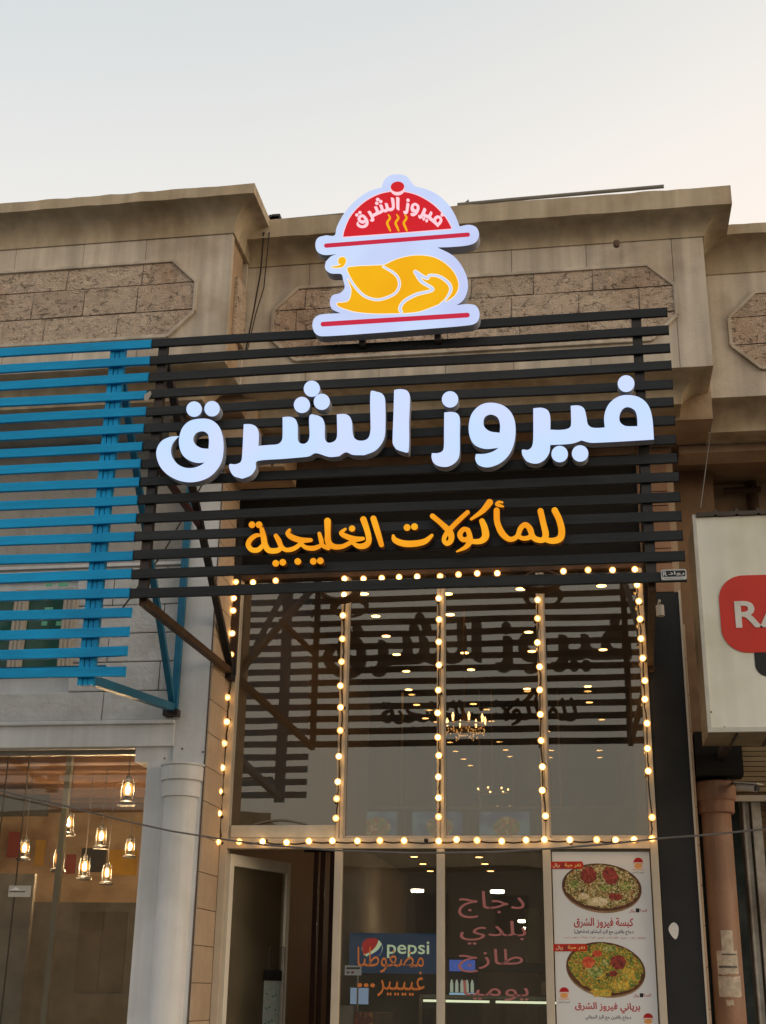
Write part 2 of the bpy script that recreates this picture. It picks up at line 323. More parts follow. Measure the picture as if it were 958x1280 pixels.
class Field:
    """2-D distance field on a fine grid, for outlines that are unions of pen strokes"""
    def __init__(s, x0, y0, x1, y1, h=0.4):
        s.x0, s.y0, s.h = x0, y0, h; s.X, s.Y = np.meshgrid(np.arange(x0, x1, h), np.arange(y0, y1, h)); s.D = np.full(s.X.shape, 1e3)
    def _comb(s, d, sub): s.D = np.maximum(s.D, -d) if sub else np.minimum(s.D, d)
    def stroke(s, pts, sub=False, smoothit=True):
        P = [np.array(p, float) for p in pts]
        if smoothit and len(P) > 2:
            Q = []
            for i in range(len(P) - 1):
                p0 = P[max(i - 1, 0)]; p1 = P[i]; p2 = P[i + 1]; p3 = P[min(i + 2, len(P) - 1)]
                for k in range(5):
                    t = k / 5; Q.append(0.5 * (2 * p1 + (p2 - p0) * t + (2 * p0 - 5 * p1 + 4 * p2 - p3) * t * t + (3 * p1 - p0 - 3 * p2 + p3) * t**3))
            P = Q + [P[-1]]
        best = np.full(s.X.shape, 1e3)
        for a, b in zip(P[:-1], P[1:]):
            d = b[:2] - a[:2]; L = float(d @ d) + 1e-9
            t = np.clip(((s.X - a[0]) * d[0] + (s.Y - a[1]) * d[1]) / L, 0, 1)
            dist = np.hypot(s.X - a[0] - t * d[0], s.Y - a[1] - t * d[1]) - (a[2] + t * (b[2] - a[2])); best = np.minimum(best, dist)
        s._comb(best, sub); return s
    def poly(s, pts, sub=False):
        n = len(pts); dist = np.full(s.X.shape, 1e3); ins = np.zeros(s.X.shape, bool)
        for i in range(n):
            ax, ay = pts[i]; bx, by = pts[(i + 1) % n]; dx, dy = bx - ax, by - ay; L = dx * dx + dy * dy + 1e-9
            t = np.clip(((s.X - ax) * dx + (s.Y - ay) * dy) / L, 0, 1); dist = np.minimum(dist, np.hypot(s.X - ax - t * dx, s.Y - ay - t * dy))
            if abs(dy) > 1e-9:
                c = ((ay > s.Y) != (by > s.Y)) & (s.X < (bx - ax) * (s.Y - ay) / dy + ax); ins ^= c
        s._comb(np.where(ins, -dist, dist), sub); return s
    def contours(s, eps=0.06):
        D = s.D + 1e-6; I = D < 0; H, Wd = D.shape
        code = (I[:-1, :-1] * 1 + I[:-1, 1:] * 2 + I[1:, 1:] * 4 + I[1:, :-1] * 8)
        T = {1: ((3, 0),), 2: ((0, 1),), 3: ((3, 1),), 4: ((1, 2),), 5: ((3, 0), (1, 2)), 6: ((0, 2),), 7: ((3, 2),), 8: ((2, 3),), 9: ((2, 0),), 10: ((0, 1), (2, 3)), 11: ((2, 1),), 12: ((1, 3),), 13: ((1, 0),), 14: ((0, 3),)}
        nxt = {}; pos = {}
        def ek(i, j, e):
            return {0: ('h', i, j), 2: ('h', i + 1, j), 3: ('v', i, j), 1: ('v', i, j + 1)}[e]
        def pt(k):
            if k in pos: return pos[k]
            t, i, j = k
            if t == 'h': a, b = D[i, j], D[i, j + 1]; q = (s.x0 + (j + a / (a - b)) * s.h, s.y0 + i * s.h)
            else: a, b = D[i, j], D[i + 1, j]; q = (s.x0 + j * s.h, s.y0 + (i + a / (a - b)) * s.h)
            pos[k] = q; return q
        for i, j in zip(*np.where((code > 0) & (code < 15))):
            for e0, e1 in T[int(code[i, j])]: nxt[ek(i, j, e0)] = ek(i, j, e1)
        loops = []
        while nxt:
            k0 = next(iter(nxt)); k = k0; lp = []
            while k in nxt: lp.append(pt(k)); k = nxt.pop(k)
            if len(lp) > 8: loops.append(rdp(lp, eps))
        return [l for l in loops if len(l) > 4]
def rdp(p, eps):
    P = np.array(p); n = len(P); far = int(np.argmax(((P - P[0]) ** 2).sum(1))); keep = np.zeros(n, bool); keep[0] = keep[far] = True
    st = [(0, far), (far, n)]
    while st:
        a, b = st.pop()
        if b - a < 2: continue
        A = P[a]; B = P[b % n]; d = B - A; L = np.hypot(*d) + 1e-9; seg = P[a + 1:b]
        ds = np.abs((seg[:, 0] - A[0]) * d[1] - (seg[:, 1] - A[1]) * d[0]) / L; k = int(np.argmax(ds))
        if ds[k] > eps: keep[a + 1 + k] = True; st += [(a, a + 1 + k), (a + 1 + k, b)]
    return [tuple(q) for q in P[keep]]
def area(l): return 0.5 * sum(l[i - 1][0] * l[i][1] - l[i][0] * l[i - 1][1] for i in range(len(l)))
def inside(p, l):
    c = False
    for i in range(len(l)):
        (ax, ay), (bx, by) = l[i - 1], l[i]
        if (ay > p[1]) != (by > p[1]) and p[0] < (bx - ax) * (p[1] - ay) / (by - ay) + ax: c = not c
    return c
def islands(loops):
    loops = sorted(loops, key=lambda l: -abs(area(l))); g = []
    for l in loops:
        for q in g:
            if inside(l[0], q[0]) and not any(inside(l[0], h) for h in q[1:]): q.append(l); break
        else: g.append([l])
    return g

# ------------------------------------------------------------------ lettering from the built-in font
FORMS = {'ا': ('FE8D', 'FE8E'), 'أ': ('FE83', 'FE84'), 'ب': ('FE8F', 'FE90', 'FE91', 'FE92'), 'ة': ('FE93', 'FE94'), 'ت': ('FE95', 'FE96', 'FE97', 'FE98'), 'ج': ('FE9D', 'FE9E', 'FE9F', 'FEA0'), 'ح': ('FEA1', 'FEA2', 'FEA3', 'FEA4'),
         'خ': ('FEA5', 'FEA6', 'FEA7', 'FEA8'), 'د': ('FEA9', 'FEAA'), 'ر': ('FEAD', 'FEAE'), 'ز': ('FEAF', 'FEB0'), 'س': ('FEB1', 'FEB2', 'FEB3', 'FEB4'), 'ش': ('FEB5', 'FEB6', 'FEB7', 'FEB8'), 'ض': ('FEBD', 'FEBE', 'FEBF', 'FEC0'), 'ط': ('FEC1', 'FEC2', 'FEC3', 'FEC4'),
         'ع': ('FEC9', 'FECA', 'FECB', 'FECC'), 'غ': ('FECD', 'FECE', 'FECF', 'FED0'), 'ف': ('FED1', 'FED2', 'FED3', 'FED4'), 'ق': ('FED5', 'FED6', 'FED7', 'FED8'), 'ك': ('FED9', 'FEDA', 'FEDB', 'FEDC'), 'ل': ('FEDD', 'FEDE', 'FEDF', 'FEE0'), 'م': ('FEE1', 'FEE2', 'FEE3', 'FEE4'),
         'ن': ('FEE5', 'FEE6', 'FEE7', 'FEE8'), 'ه': ('FEE9', 'FEEA', 'FEEB', 'FEEC'), 'و': ('FEED', 'FEEE'), 'ي': ('FEF1', 'FEF2', 'FEF3', 'FEF4')}
def shape(t):
    o = []
    for i, c in enumerate(t):
        if c not in FORMS: o.append({'(': ')', ')': '('}.get(c, c)); continue
        pj = i > 0 and t[i - 1] in FORMS and len(FORMS[t[i - 1]]) == 4; nj = i + 1 < len(t) and t[i + 1] in FORMS and len(FORMS[c]) == 4
        k = (3 if nj else 1) if pj else (2 if nj else 0); o.append(chr(int(FORMS[c][k], 16)))
    return ''.join(reversed(o))
def text_mb(t, x0, x1, z0, z1, y, bold=0.0, depth=0.0015, fit=True):
    c = bpy.data.curves.new('t', 'FONT'); c.body = t; c.offset = bold; c.resolution_u = 4
    o = bpy.data.objects.new('t', c); COL.objects.link(o); bpy.context.view_layer.update()
    me = o.to_mesh(); V = np.array([v.co[:2] for v in me.vertices]); F = [tuple(p.vertices) for p in me.polygons]; o.to_mesh_clear()
    bpy.data.objects.remove(o); bpy.data.curves.remove(c)
    mn, mx_ = V.min(0), V.max(0); sx = (x1 - x0) / (mx_[0] - mn[0]); sz = (z1 - z0) / (mx_[1] - mn[1])
    if not fit: sx = sz
    m = MB(); m.add([(x0 + (a - mn[0]) * sx, y, z0 + (b - mn[1]) * sz) for a, b in V], F, 0); return m

# ================================================================== SETTING
g = MB(); g.add([(-300, -300, -0.15), (300, -300, -0.15), (300, 300, -0.15), (-300, 300, -0.15)], [(0, 1, 2, 3)])
structure('ground', g, mat('dusty ground', (0.30, 0.25, 0.19), 0.9, 0.2, 0.5))
g = MB(); g.add([(-90, -30, -0.146), (90, -30, -0.146), (90, -4.2, -0.146), (-90, -4.2, -0.146)], [(0, 1, 2, 3)])
structure('road', g, mat('asphalt', (0.05, 0.05, 0.05), 0.85, 0.25, 3, 0.4, 80))
g = MB().box(-40, 40, -4.2, -0.56, -0.14, 0.0)
structure('pavement', g, mat('pale pavement', (0.34, 0.30, 0.25), 0.8, 0.15, 2))

# ================================================================== STREET SIDE OPPOSITE (seen in the glass)
def opp(x0, x1, h, col, label, y=-42, dpt=10):
    t = thing('building', label, 'building', ((x0 + x1) / 2, y, -0.14))
    part('wall', MB().box(x0, x1, y - dpt, y, -0.14, h), mat('far render ' + label[:12], col, 0.9, 0.1, 1), t)
    part('parapet', MB().box(x0 - 0.2, x1 + 0.2, y + 0.0, y + 0.2, h - 0.5, h + 0.25), M_CORN, t)
    w = MB().box(0, 1.3, -0.05, 0.06, 0, 1.5); me = w.mesh('window', mat('far window', (0.04, 0.05, 0.055), 0.2)); pl = []
    x = x0 + 1.0
    while x < x1 - 2:
        z = 3.6
        while z < h - 1.8: pl.append((x, y + 0.03, z)); z += 3.0
        x += 3.1
    copies('window', me, t, pl)
opp(-34, -13, 8.0, (0.33, 0.28, 0.22), 'low beige block across the road, reflected in the shop glass')
opp(-11, 3, 6.6, (0.20, 0.18, 0.15), 'lowest brown block across the road behind the photographer')
opp(5, 22, 7.4, (0.42, 0.38, 0.32), 'pale block with parapet across the road on the right')
opp(24, 46, 8.5, (0.30, 0.26, 0.21), 'tallest block across the road, far right')

# ================================================================== STONE BUILDINGS
YL, YM, YR = -1.5, -1.0, -0.5
XL = at(291, 300, YL).x; XM = at(892, 457, YM).x
def sweep(path, prof, mi=0):
    """path: XY points of the wall line, prof: (outward, z). The outside is on the left of -Y for +X runs"""
    n = len(path); v = []; k = len(prof); P = [Vector(p) for p in path]
    for i in range(n):
        ds = []
        if i > 0: ds.append((P[i] - P[i - 1]).normalized())
        if i < n - 1: ds.append((P[i + 1] - P[i]).normalized())
        ns_ = [Vector((d.y, -d.x)) for d in ds]
        if len(ns_) == 2: nn = (ns_[0] + ns_[1]); nn = nn / max(0.2, nn.dot(ns_[0]))
        else: nn = ns_[0]
        for o, z in prof: v.append((P[i].x + nn.x * o, P[i].y + nn.y * o, z))
    f = [(i * k + j, (i + 1) * k + j, (i + 1) * k + (j + 1) % k, i * k + (j + 1) % k) for i in range(n - 1) for j in range(k)]
    f.append(tuple(range(k))[::-1]); f.append(tuple((n - 1) * k + j for j in range(k)))
    return MB().add(v, f, mi)
def cove(o0, z0, o1, z1, n=7, bulge=1):
    """quarter curve from (o0,z0) to (o1,z1)"""
    r = []
    for i in range(n + 1):
        t = i / n * math.pi / 2
        r.append((o0 + (o1 - o0) * (1 - math.cos(t)), z0 + (z1 - z0) * math.sin(t)) if bulge > 0 else (o0 + (o1 - o0) * math.sin(t), z0 + (z1 - z0) * (1 - math.cos(t))))
    return r
def clip_poly(poly, a, b, c):
    """keep a*x+b*z<=c"""
    o = []; n = len(poly)
    for i in range(n):
        p, q = poly[i], poly[(i + 1) % n]; dp = a * p[0] + b * p[1] - c; dq = a * q[0] + b * q[1] - c
        if dp <= 0: o.append(p)
        if (dp < 0 < dq) or (dq < 0 < dp): t = dp / (dp - dq); o.append((p[0] + (q[0] - p[0]) * t, p[1] + (q[1] - p[1]) * t))
    return o
def rect_in(poly, x0, x1, z0, z1):
    for a, b, c in ((1, 0, x1), (-1, 0, -x0), (0, 1, z1), (0, -1, -z0)):
        if poly: poly = clip_poly(poly, a, b, c)
    return poly
def stone_panel(parent, octo, rows, yf, jx):
    """octo: convex (x,z) outline, rows: z levels, jx: joint x positions per row"""
    for r in range(len(rows) - 1):
        xs = jx[r]
        for a, b in zip(xs[:-1], xs[1:]):
            p = rect_in(list(octo), a + 0.006, b - 0.006, rows[r + 1] + 0.007, rows[r] - 0.007)
            if len(p) > 2 and abs(area(p)) > 0.004: part('stone', MB().prism(p, yf - random.uniform(0.006, 0.016), yf + 0.03), M_SPLIT, parent, bevel=0.004)
    m = MB(); k = len(octo); cx_ = sum(p[0] for p in octo) / k; cz_ = sum(p[1] for p in octo) / k
    for i in range(k):
        a, b = octo[i], octo[(i + 1) % k]; sc = 1.0
        m.bar((a[0], yf - 0.012, a[1]), (b[0], yf - 0.012, b[1]), 0.028, 0.028)
    part('panel_moulding', m, M_STONE, parent, bevel=0.004)
def slabs(parent, x0, x1, z0, z1, yf, w=0.62, th=0.06, name='slab', heights=None):
    x = x0; 
    while x < x1 - 0.01:
        e = min(x + w * random.uniform(0.85, 1.15), x1)
        if x1 - e < 0.25: e = x1
        part(name, MB().box(x + 0.002, e - 0.002, yf, yf + th, z0, z1), M_STONE, parent); x = e

# --- the three heights are read off the photograph on each fascia plane
zbL = at(278, 452, YL).z; ztL = at(290, 292, YL).z
zbM = at(892, 457, YM).z; ztM = at(880, 296, YM).z
zbR = at(920, 496, YR).z; ztR = at(935, 341, YR).z
zlip = {}
def cornice_prof(zt, zl0, zl1, o=0.22):
    return [(-0.15, zt)] + [(0.0, zt), (0.012, zt), (0.012, zt + 0.02)] + cove(0.012, zt + 0.02, o - 0.02, zl0, 8, 1)[1:] + [(o, zl0), (o, zl1), (-0.3, zl1 + 0.03), (-0.3, zt)]
def block(name, label, x0, x1, y, yback, zb, zt, lipb, lipt, ret, coves=0.3):
    t = thing(name, label, 'building', ((x0 + x1) / 2, y, 0))
    part('wall', MB().box(x0, x1 - 0.02, y + 0.06, y + 0.4, zb + 0.02, zt + 0.25), M_BEIGE, t)
    slabs(t, x0, x1, zb, zt + 0.05, y)
    path = [(x0, y), (x1, y)] + ([(x1, yback)] if ret else [])
    fine = []
    for a, b in zip(path[:-1], path[1:]):
        k = max(1, int((Vector(b) - Vector(a)).length / 0.09))
        fine += [(a[0] + (b[0] - a[0]) * i / k, a[1] + (b[1] - a[1]) * i / k) for i in range(k)]
    fine.append(path[-1]); pf = cornice_prof(zt, lipb, lipt); m = sweep(fine, pf); K = len(pf); wr = random.Random(len(name) + int(zt * 10)); chip = 0
    for i in range(1, len(fine) - 1):
        if fine[i] in path: continue
        if chip > 0: chip -= 1
        elif wr.random() < 0.018: chip = wr.choice((1, 2))
        dz = wr.uniform(-0.006, 0.004) - (wr.uniform(0.015, 0.035) if chip else 0)
        for j in (K - 3, K - 2): x, y, z = m.v[i * K + j]; m.v[i * K + j] = (x, y, z + dz)
        x, y, z = m.v[i * K + K - 4]; m.v[i * K + K - 4] = (x, y, z + wr.uniform(-0.004, 0.004))
    part('cornice', m, M_CORN, t)
    if ret: # return face of the block
        part('slab', MB().box(x1 - 0.05, x1, y + 0.062, yback + 0.3, zb, zt + 0.05), M_STONE, t)
    # curved underside
    zc = zb - 0.17
    pr = [(0.0, zb)] + [(-0.03, zb - 0.012)] + cove(-0.03, zb - 0.012, -0.24, zc, 8, -1)[1:] + [(-0.24, zc - 0.03), (-0.5, zc - 0.03), (-0.5, zb)]
    part('underside_moulding', sweep(path if ret else path, pr), M_CORN, t)
    return t
LB = block('shop_building', 'left building with pitted stone panel above and white painted shopfront behind blue slats', -7.5, XL, YL, YM, zbL, ztL, at(314, 243, YL - 0.2).z, at(314, 231, YL - 0.2).z, True)
MBD = block('shop_building', 'middle building with long stone panel above the restaurant sign', XL, XM, YM, YR, zbM, ztM, at(905, 257, YM - 0.2).z, at(916, 233, YM - 0.2).z, True)
RB = block('shop_building', 'right building with octagonal stone panel and terracotta column beside a red badge sign', XM, 6.0, YR, 1.5, zbR, ztR, at(935, 293, YR - 0.2).z, at(935, 281, YR - 0.2).z, False)
# chips and stains along the middle lip, pitted stone panels
def Q(pts, y): return [(at(a, b, y).x, at(a, b, y).z) for a, b in pts]
def octagon(x0, x1, z0, z1, c): return [(x0, z0 + c), (x0 + c, z0), (x1 - c, z0), (x1, z0 + c), (x1, z1 - c), (x1 - c, z1), (x0 + c, z1), (x0, z1 - c)]
pz1 = at(216, 327, YL).z; px1 = at(245, 370, YL).x; pch = at(245, 353, YL).z
rows = [pz1, at(245, 353, YL).z, at(245, 387, YL).z, at(213, 421, YL).z]
o = octagon(-6.3, px1, rows[3], pz1, pz1 - pch)
def jit(x0, x1, w):
    r = [x0]
    while r[-1] < x1 - w * 0.6: r.append(r[-1] + w * random.uniform(0.8, 1.25))
    r[-1] = x1; return r
jl = lambda *px: [-6.3, -5.2] + [at(p, 380, YL).x for p in px] + [px1]
stone_panel(LB, o, rows, YL, [jl(82, 176), jl(42, 106, 172), jl(60, 150)])
pz1 = at(812, 332, YM).z; px1 = at(845, 380, YM).x; px0 = at(342, 395, YM).x
pm = [pz1, at(843, 358, YM).z, at(845, 390, YM).z, at(822, 425, YM).z]
o = octagon(px0, px1, pm[3], pz1, pm[0] - pm[1])
stone_panel(MBD, o, pm, YM, [[px0] + [at(p, 370, YM).x for p in (383, 450, 520, 590, 668, 742)] + [px1], [px0] + [at(p, 380, YM).x for p in (372, 420, 480, 560, 640, 724, 800)] + [px1], [px0] + [at(p, 410, YM).x for p in (400, 470, 560, 650, 735, 790)] + [px1]])
rx0 = at(912, 410, YR).x; rt = at(940, 367, YR).z; rb_ = at(940, 462, YR).z
o = octagon(rx0, rx0 + (rt - rb_) * 1.15, rb_, rt, (rt - rb_) * 0.32)
stone_panel(RB, o, [rt, rt - (rt - rb_) * 0.32, rb_ + (rt - rb_) * 0.32, rb_], YR, [[rx0, rx0 + 0.45, rx0 + 1.5]] * 3)
# small panel on the return face of the left block
m = MB(); xs = XL + 0.001
part('stone', MB().box(xs - 0.02, xs + 0.012, YL + 0.2, YM - 0.02, zbL + 0.35, ztL - 0.28), M_SPLIT, LB, bevel=0.004)
# solid wall behind the mitred corners
part('wall', MB().box(XL - 0.3, XL + 0.28, YM + 0.42, YM + 0.9, zbM - 0.5, ztM + 0.2), M_BEIGE, MBD)
part('wall', MB().box(XL - 0.26, -2.93, -0.5, -0.001, 4.9, zbM), M_BEIGE, MBD)
part('wall', MB().box(XM - 0.45, XM + 0.3, YR + 0.42, YR + 0.9, zbR - 0.18, ztR + 0.2), M_BEIGE, RB)
part('wall', MB().box(-3.3, XL + 0.1, -0.9, -0.45, 5.7, zbM + 0.6), M_BEIGE, MBD)
# soffits
zsM = zbM - 0.2
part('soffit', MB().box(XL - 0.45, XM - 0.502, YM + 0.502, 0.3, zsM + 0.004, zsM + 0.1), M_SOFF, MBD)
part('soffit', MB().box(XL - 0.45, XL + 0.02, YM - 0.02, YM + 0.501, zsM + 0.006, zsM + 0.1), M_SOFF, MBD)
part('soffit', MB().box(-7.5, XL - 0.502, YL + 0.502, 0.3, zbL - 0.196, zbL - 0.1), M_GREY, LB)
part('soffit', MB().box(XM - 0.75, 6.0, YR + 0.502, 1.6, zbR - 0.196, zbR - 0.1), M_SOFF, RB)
part('wall', MB().box(XM - 0.5, XM + 0.02, YR - 0.02, YR + 0.5, zbR - 0.19, zbR + 0.35), M_BEIGE, RB)
part('soffit_beam', MB().box(XM - 0.22, 6.0, YR + 0.49, YR + 0.75, zbR - 0.27, zbR - 0.203), M_BEIGE, RB)
part('drain_pipe', MB().tube([(1.55, 0.9, 5.9), (1.55, 0.9, 4.4)], 0.05, 10).tube([(1.05, 0.9, 5.55), (1.5, 0.9, 5.55)], 0.025, 8).tube([(1.3, 0.85, 5.78), (1.62, 0.85, 5.78)], 0.03, 8), M_RUST, RB)
# walls of the middle unit
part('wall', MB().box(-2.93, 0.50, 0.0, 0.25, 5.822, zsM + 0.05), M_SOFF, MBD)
part('wall', MB().box(-2.93, 0.50, 0.02, 0.25, 4.86, 5.82), M_DARK, MBD, 'black panel above the window')
part('pillar', MB().box(0.50, 0.80, 0.02, 0.5, 0, zsM), M_BEIGE, MBD)
# brick-like tiles on the top of the pillar, seen through the slats
me = MB().box(-0.118, 0.118, 0, 0.02, -0.058, 0.058).mesh('tile', mat('warm brown tile', (0.30, 0.17, 0.10), 0.7, 0.15, 6, 0.2, rand=0.15))
copies('tile', me, MBD, [(0.628, 0.0, 4.66 + 0.125 * i) for i in range(10)])
part('cladding', MB().box(0.503, 0.775, -0.02, 0.019, 0, 4.59), M_BWALL, MBD, 'black cladding with a white paint blotch')
b = [(838, 1156), (843, 1153), (848, 1158), (848, 1168), (845, 1174), (840, 1170), (836, 1162)]
part('paint_patch', MB().prism(toplane(smooth(b), -0.024), -0.024, -0.021), mat('white paint', (0.7, 0.7, 0.68), 0.5), MBD)
part('trim', MB().box(0.776, 0.792, -0.03, 0.02, 0, 4.6), M_FRAME, MBD)
# tiled reveals: every tile its own piece
def reveal(parent, x, y0, y1, z0, z1, h, face):
    part('wall', MB().box(x - 0.012 if face > 0 else x, x if face > 0 else x + 0.012, y0, y1, z0, z1), M_GROUT, parent)
    me = MB().box(0, 0.012 * face, y0, y1, 0.003, h - 0.003).mesh('tile', M_TILE); n = int((z1 - z0) / h)
    copies('tile', me, parent, [(x, 0, z0 + i * h) for i in range(n)])
reveal(LB, -2.925 + 0.0, -0.53, -0.03, 0, zsM - 0.05, 0.262, 1)
reveal(RB, 0.805, 0.08, 0.5, 0, 4.6, 0.29, 1)

# ---- left building: lower wall, openings
YW = -0.53
opx1 = -3.40; opz = at(100, 934, YW).z
XP = -2.94
part('wall', MB().box(-7.5, -3.2, YW + 0.04, -0.2, opz + 0.01, 4.78), M_WHITE, LB)
part('wall', MB().box(-7.5, -3.2, YW + 0.01, -0.2, 4.781, zbL - 0.19), M_GREY, LB)
part('ledge', MB().box(-7.5, -3.19, YW - 0.01, YW + 0.02, 4.80, 4.825), M_WHITE, LB)
pl = MB().prism([(-3.185, 0), (XP, 0), (XP, zbL - 0.2), (-3.185, zbL - 0.2)], YW, -0.25)
part('pier', pl, M_WHITE, LB, bevel=0.006)
part('wall', MB().box(opx1, -3.186, YW + 0.02, -0.25, 0, opz + 0.009), M_WHITE, LB)
part('wall', MB().box(-3.505, opx1 - 0.001, YW + 0.02, -0.25, at(167, 952, YW).z, opz + 0.008), M_WHITE, LB)
zb1, zb2 = at(100, 934, YW).z, at(100, 902, YW).z
part('lintel', MB().box(-7.5, -3.19, YW - 0.01, YW + 0.1, zb1, zb2 - 0.03), M_WHITE, LB, bevel=0.005)
part('ledge', MB().box(-7.5, -3.19, YW - 0.04, YW + 0.1, zb2 - 0.03, zb2), M_WHITE, LB, bevel=0.006)
# painted rock-faced blocks
hz = 0.238; zr = zb2 + 0.001; r_i = 0
gx0, gx1, gz0, gz1 = -5.2, at(96, 745, YW).x, at(60, 838, YW).z, at(60, 738, YW).z
me_cache = {}
while zr < 4.7:
    zt_ = min(zr + hz, 4.78); x = -5.6 - (0.45 if r_i % 2 else 0)
    if zr > 5.1: pass
    while x < -3.2:
        e = min(x + 0.9, -3.19)
        segs = [(x, e)]
        if zr + 0.04 < gz1 and zt_ - 0.04 > gz0:
            segs = [(max(x, x), min(e, gx0))] if x < gx0 else []
            if e > gx1: segs.append((max(x, gx1), e))
        for a, b_ in segs:
            if b_ - a > 0.03: part('stone', MB().box(a + 0.003, b_ - 0.003, YW - 0.005 - random.random() * 0.006, YW + 0.05, zr + 0.003, zt_ - 0.003), M_WROCK, LB, bevel=0.008)
        x = e
    zr = zt_; r_i += 1
# green window
wf = part('window', MB().box(gx0, gx1, YW + 0.0, YW + 0.07, gz0, gz1), M_DARK, LB, 'green glazed window with beige frames behind the blue slats')
for fx in (gx0, at(26, 780, YW).x, at(88, 780, YW).x):
    fr = MB().box(fx - 0.06, fx + 0.06, YW - 0.04, YW - 0.001, gz0, gz1)
    for k in range(3): fr.box(fx - 0.045 + k * 0.035, fx - 0.03 + k * 0.035, YW - 0.05, YW - 0.041, gz0, gz1)
    part('frame_post', fr, M_FRAME, wf)
gp = mat('green window glass', (0.008, 0.075, 0.045), 0.12, 0.3, 5, spec=0.6)
part('pane', MB().box(gx0 + 0.06, gx1 - 0.06, YW - 0.012, YW - 0.004, gz0, gz1), gp, wf)
gl = MB()
for a, b_, c, d in ((57, 733, 10, 4), (73, 733, 14, 5), (52, 782, 8, 6), (70, 782, 11, 6), (56, 762, 12, 3)):
    p = at(a, b_, YW - 0.015); gl.box(p.x, p.x + c / 166, YW - 0.016, YW - 0.013, p.z, p.z + d / 166)
part('inner_shutter', gl, mat('pale green shutter', (0.16, 0.50, 0.32), 0.5), wf)
# pilaster with capital on the white pier
cl = thing('column', 'white painted half column with ringed capital on the left pier', 'column', (-3.09, YW - 0.02, 0))
cxm = -3.10; cr = 0.128; zc0, zc1 = at(225, 994, -0.66).z, at(225, 953, -0.66).z
part('shaft', MB().lathe((cxm, YW, 0), [(cr, 0), (cr, zc0 + 0.02)], 40), M_WHITE, cl)
cp = MB(); hh = zc1 - zc0
cp.lathe((cxm, YW, zc0), [(cr, -0.005), (cr + 0.02, 0.0), (cr + 0.022, hh * 0.44), (cr + 0.012, hh * 0.46), (cr + 0.012, hh * 0.49), (cr + 0.036, hh * 0.50), (cr + 0.038, hh * 0.90), (cr + 0.030, hh * 0.92), (cr + 0.030, hh * 0.94), (cr + 0.046, hh * 0.95), (cr + 0.046, hh)], 40)
part('capital', cp, M_WHITE, cl)
for px, py in ((246, 961), (247, 973), (247, 990), (297, 778), (254, 940), (206, 948), (228, 936)):
    p = at(px, py, YW - 0.001); 
    if p.x < XP: part('bolt_hole', MB().lathe((p.x, YW - 0.004, p.z), [(0.001, 0), (0.008, 0), (0.008, 0.004)], 8, axis='y'), M_GROUT, LB)
# ---- right building: column, wall, shutter
YC = 0.42
rc = thing('column', 'terracotta painted column with peeling paper stickers right of the black wall', 'column', (1.02, YC, 0))
zc0, zc1 = at(900, 1018, YC).z, at(900, 978, YC).z; xc = (at(869, 990, YC).x + at(921, 990, YC).x) / 2; crr = (at(921, 990, YC).x - at(869, 990, YC).x) / 2; shr = (at(916, 1100, YC).x - at(876, 1100, YC).x) / 2 - 0.005
xsft = xc - 0.012
part('shaft', MB().lathe((xsft, YC, 0), [(shr, 0), (shr, zc0 + 0.02)], 40), M_TERR, rc)
hh = zc1 - zc0
part('capital', MB().lathe((xc - 0.006, YC, zc0), [(shr + 0.01, 0), (crr - 0.02, 0.01), (crr - 0.018, hh * 0.38), (crr - 0.005, hh * 0.42), (crr, hh * 0.46), (crr, hh - 0.01), (crr - 0.01, hh)], 40), M_TERR, rc)
def sticker(px0, py0, px1, py1, m_, nm='paper_sticker', rr=shr + 0.0015):
    a = at(px0, py0, YC - shr); b_ = at(px1, py1, YC - shr); v = []; f = []; n = 8
    for i in range(n + 1):
        x = a.x + (b_.x - a.x) * i / n; dx = max(-0.98, min(0.98, (x - xsft) / rr)); y = YC - rr * math.sqrt(1 - dx * dx)
        jj = 0.0008 if nm == 'print_line' else 0.005; j1, j2 = random.uniform(-1, 1) * jj, random.uniform(-1, 1) * jj
        v += [(x, y, a.z + j1), (x, y, b_.z + j2)]
    for i in range(n): f.append((2 * i, 2 * i + 1, 2 * i + 3, 2 * i + 2))
    return part(nm, MB().add(v, f), m_, rc)
MP = mat('weathered paper', (0.50, 0.44, 0.36), 0.8, 0.3, 20, dirt=(0.36, 0.26, 0.18)); MP2 = mat('grey print', (0.13, 0.12, 0.11), 0.8, 0.3, 40)
sticker(901, 1163, 918, 1190, MP); sticker(896, 1188, 924, 1218, MP, rr=shr + 0.003); sticker(898, 1220, 928, 1246, MP, rr=shr + 0.002)
sticker(899, 1207, 922, 1210, MP2, 'print_line', shr + 0.005); sticker(902, 1192, 921, 1194, MP2, 'print_line', shr + 0.005); sticker(908, 1250, 918, 1257, MP)
part('wall', MB().box(0.81, 1.18, 0.56, 0.8, 0, 3.5), M_TEAL, RB)
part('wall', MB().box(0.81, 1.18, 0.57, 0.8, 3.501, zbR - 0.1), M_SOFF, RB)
part('wall', MB().box(0.81, 6.0, 0.95, 1.2, 3.3, zbR - 0.1), M_BEIGE, RB)
xf = at(934, 1100, 0.55).x
part('door_frame', MB().box(xf, xf + 0.05, 0.5, 0.6, 0, 3.3).box(xf + 0.07, xf + 0.14, 0.47, 0.6, 0, 3.3).box(xf + 0.005, xf + 0.02, 0.48, 0.5, 0, 3.3), mat('weathered grey white paint', (0.42, 0.41, 0.37), 0.7, 0.25, 12, dirt=(0.2, 0.17, 0.13)), RB)
sh = part('roller_shutter', MB().box(1.1, 3.0, 0.46, 0.52, 3.04, 3.45), mat('shutter box', (0.17, 0.13, 0.075), 0.6), RB)
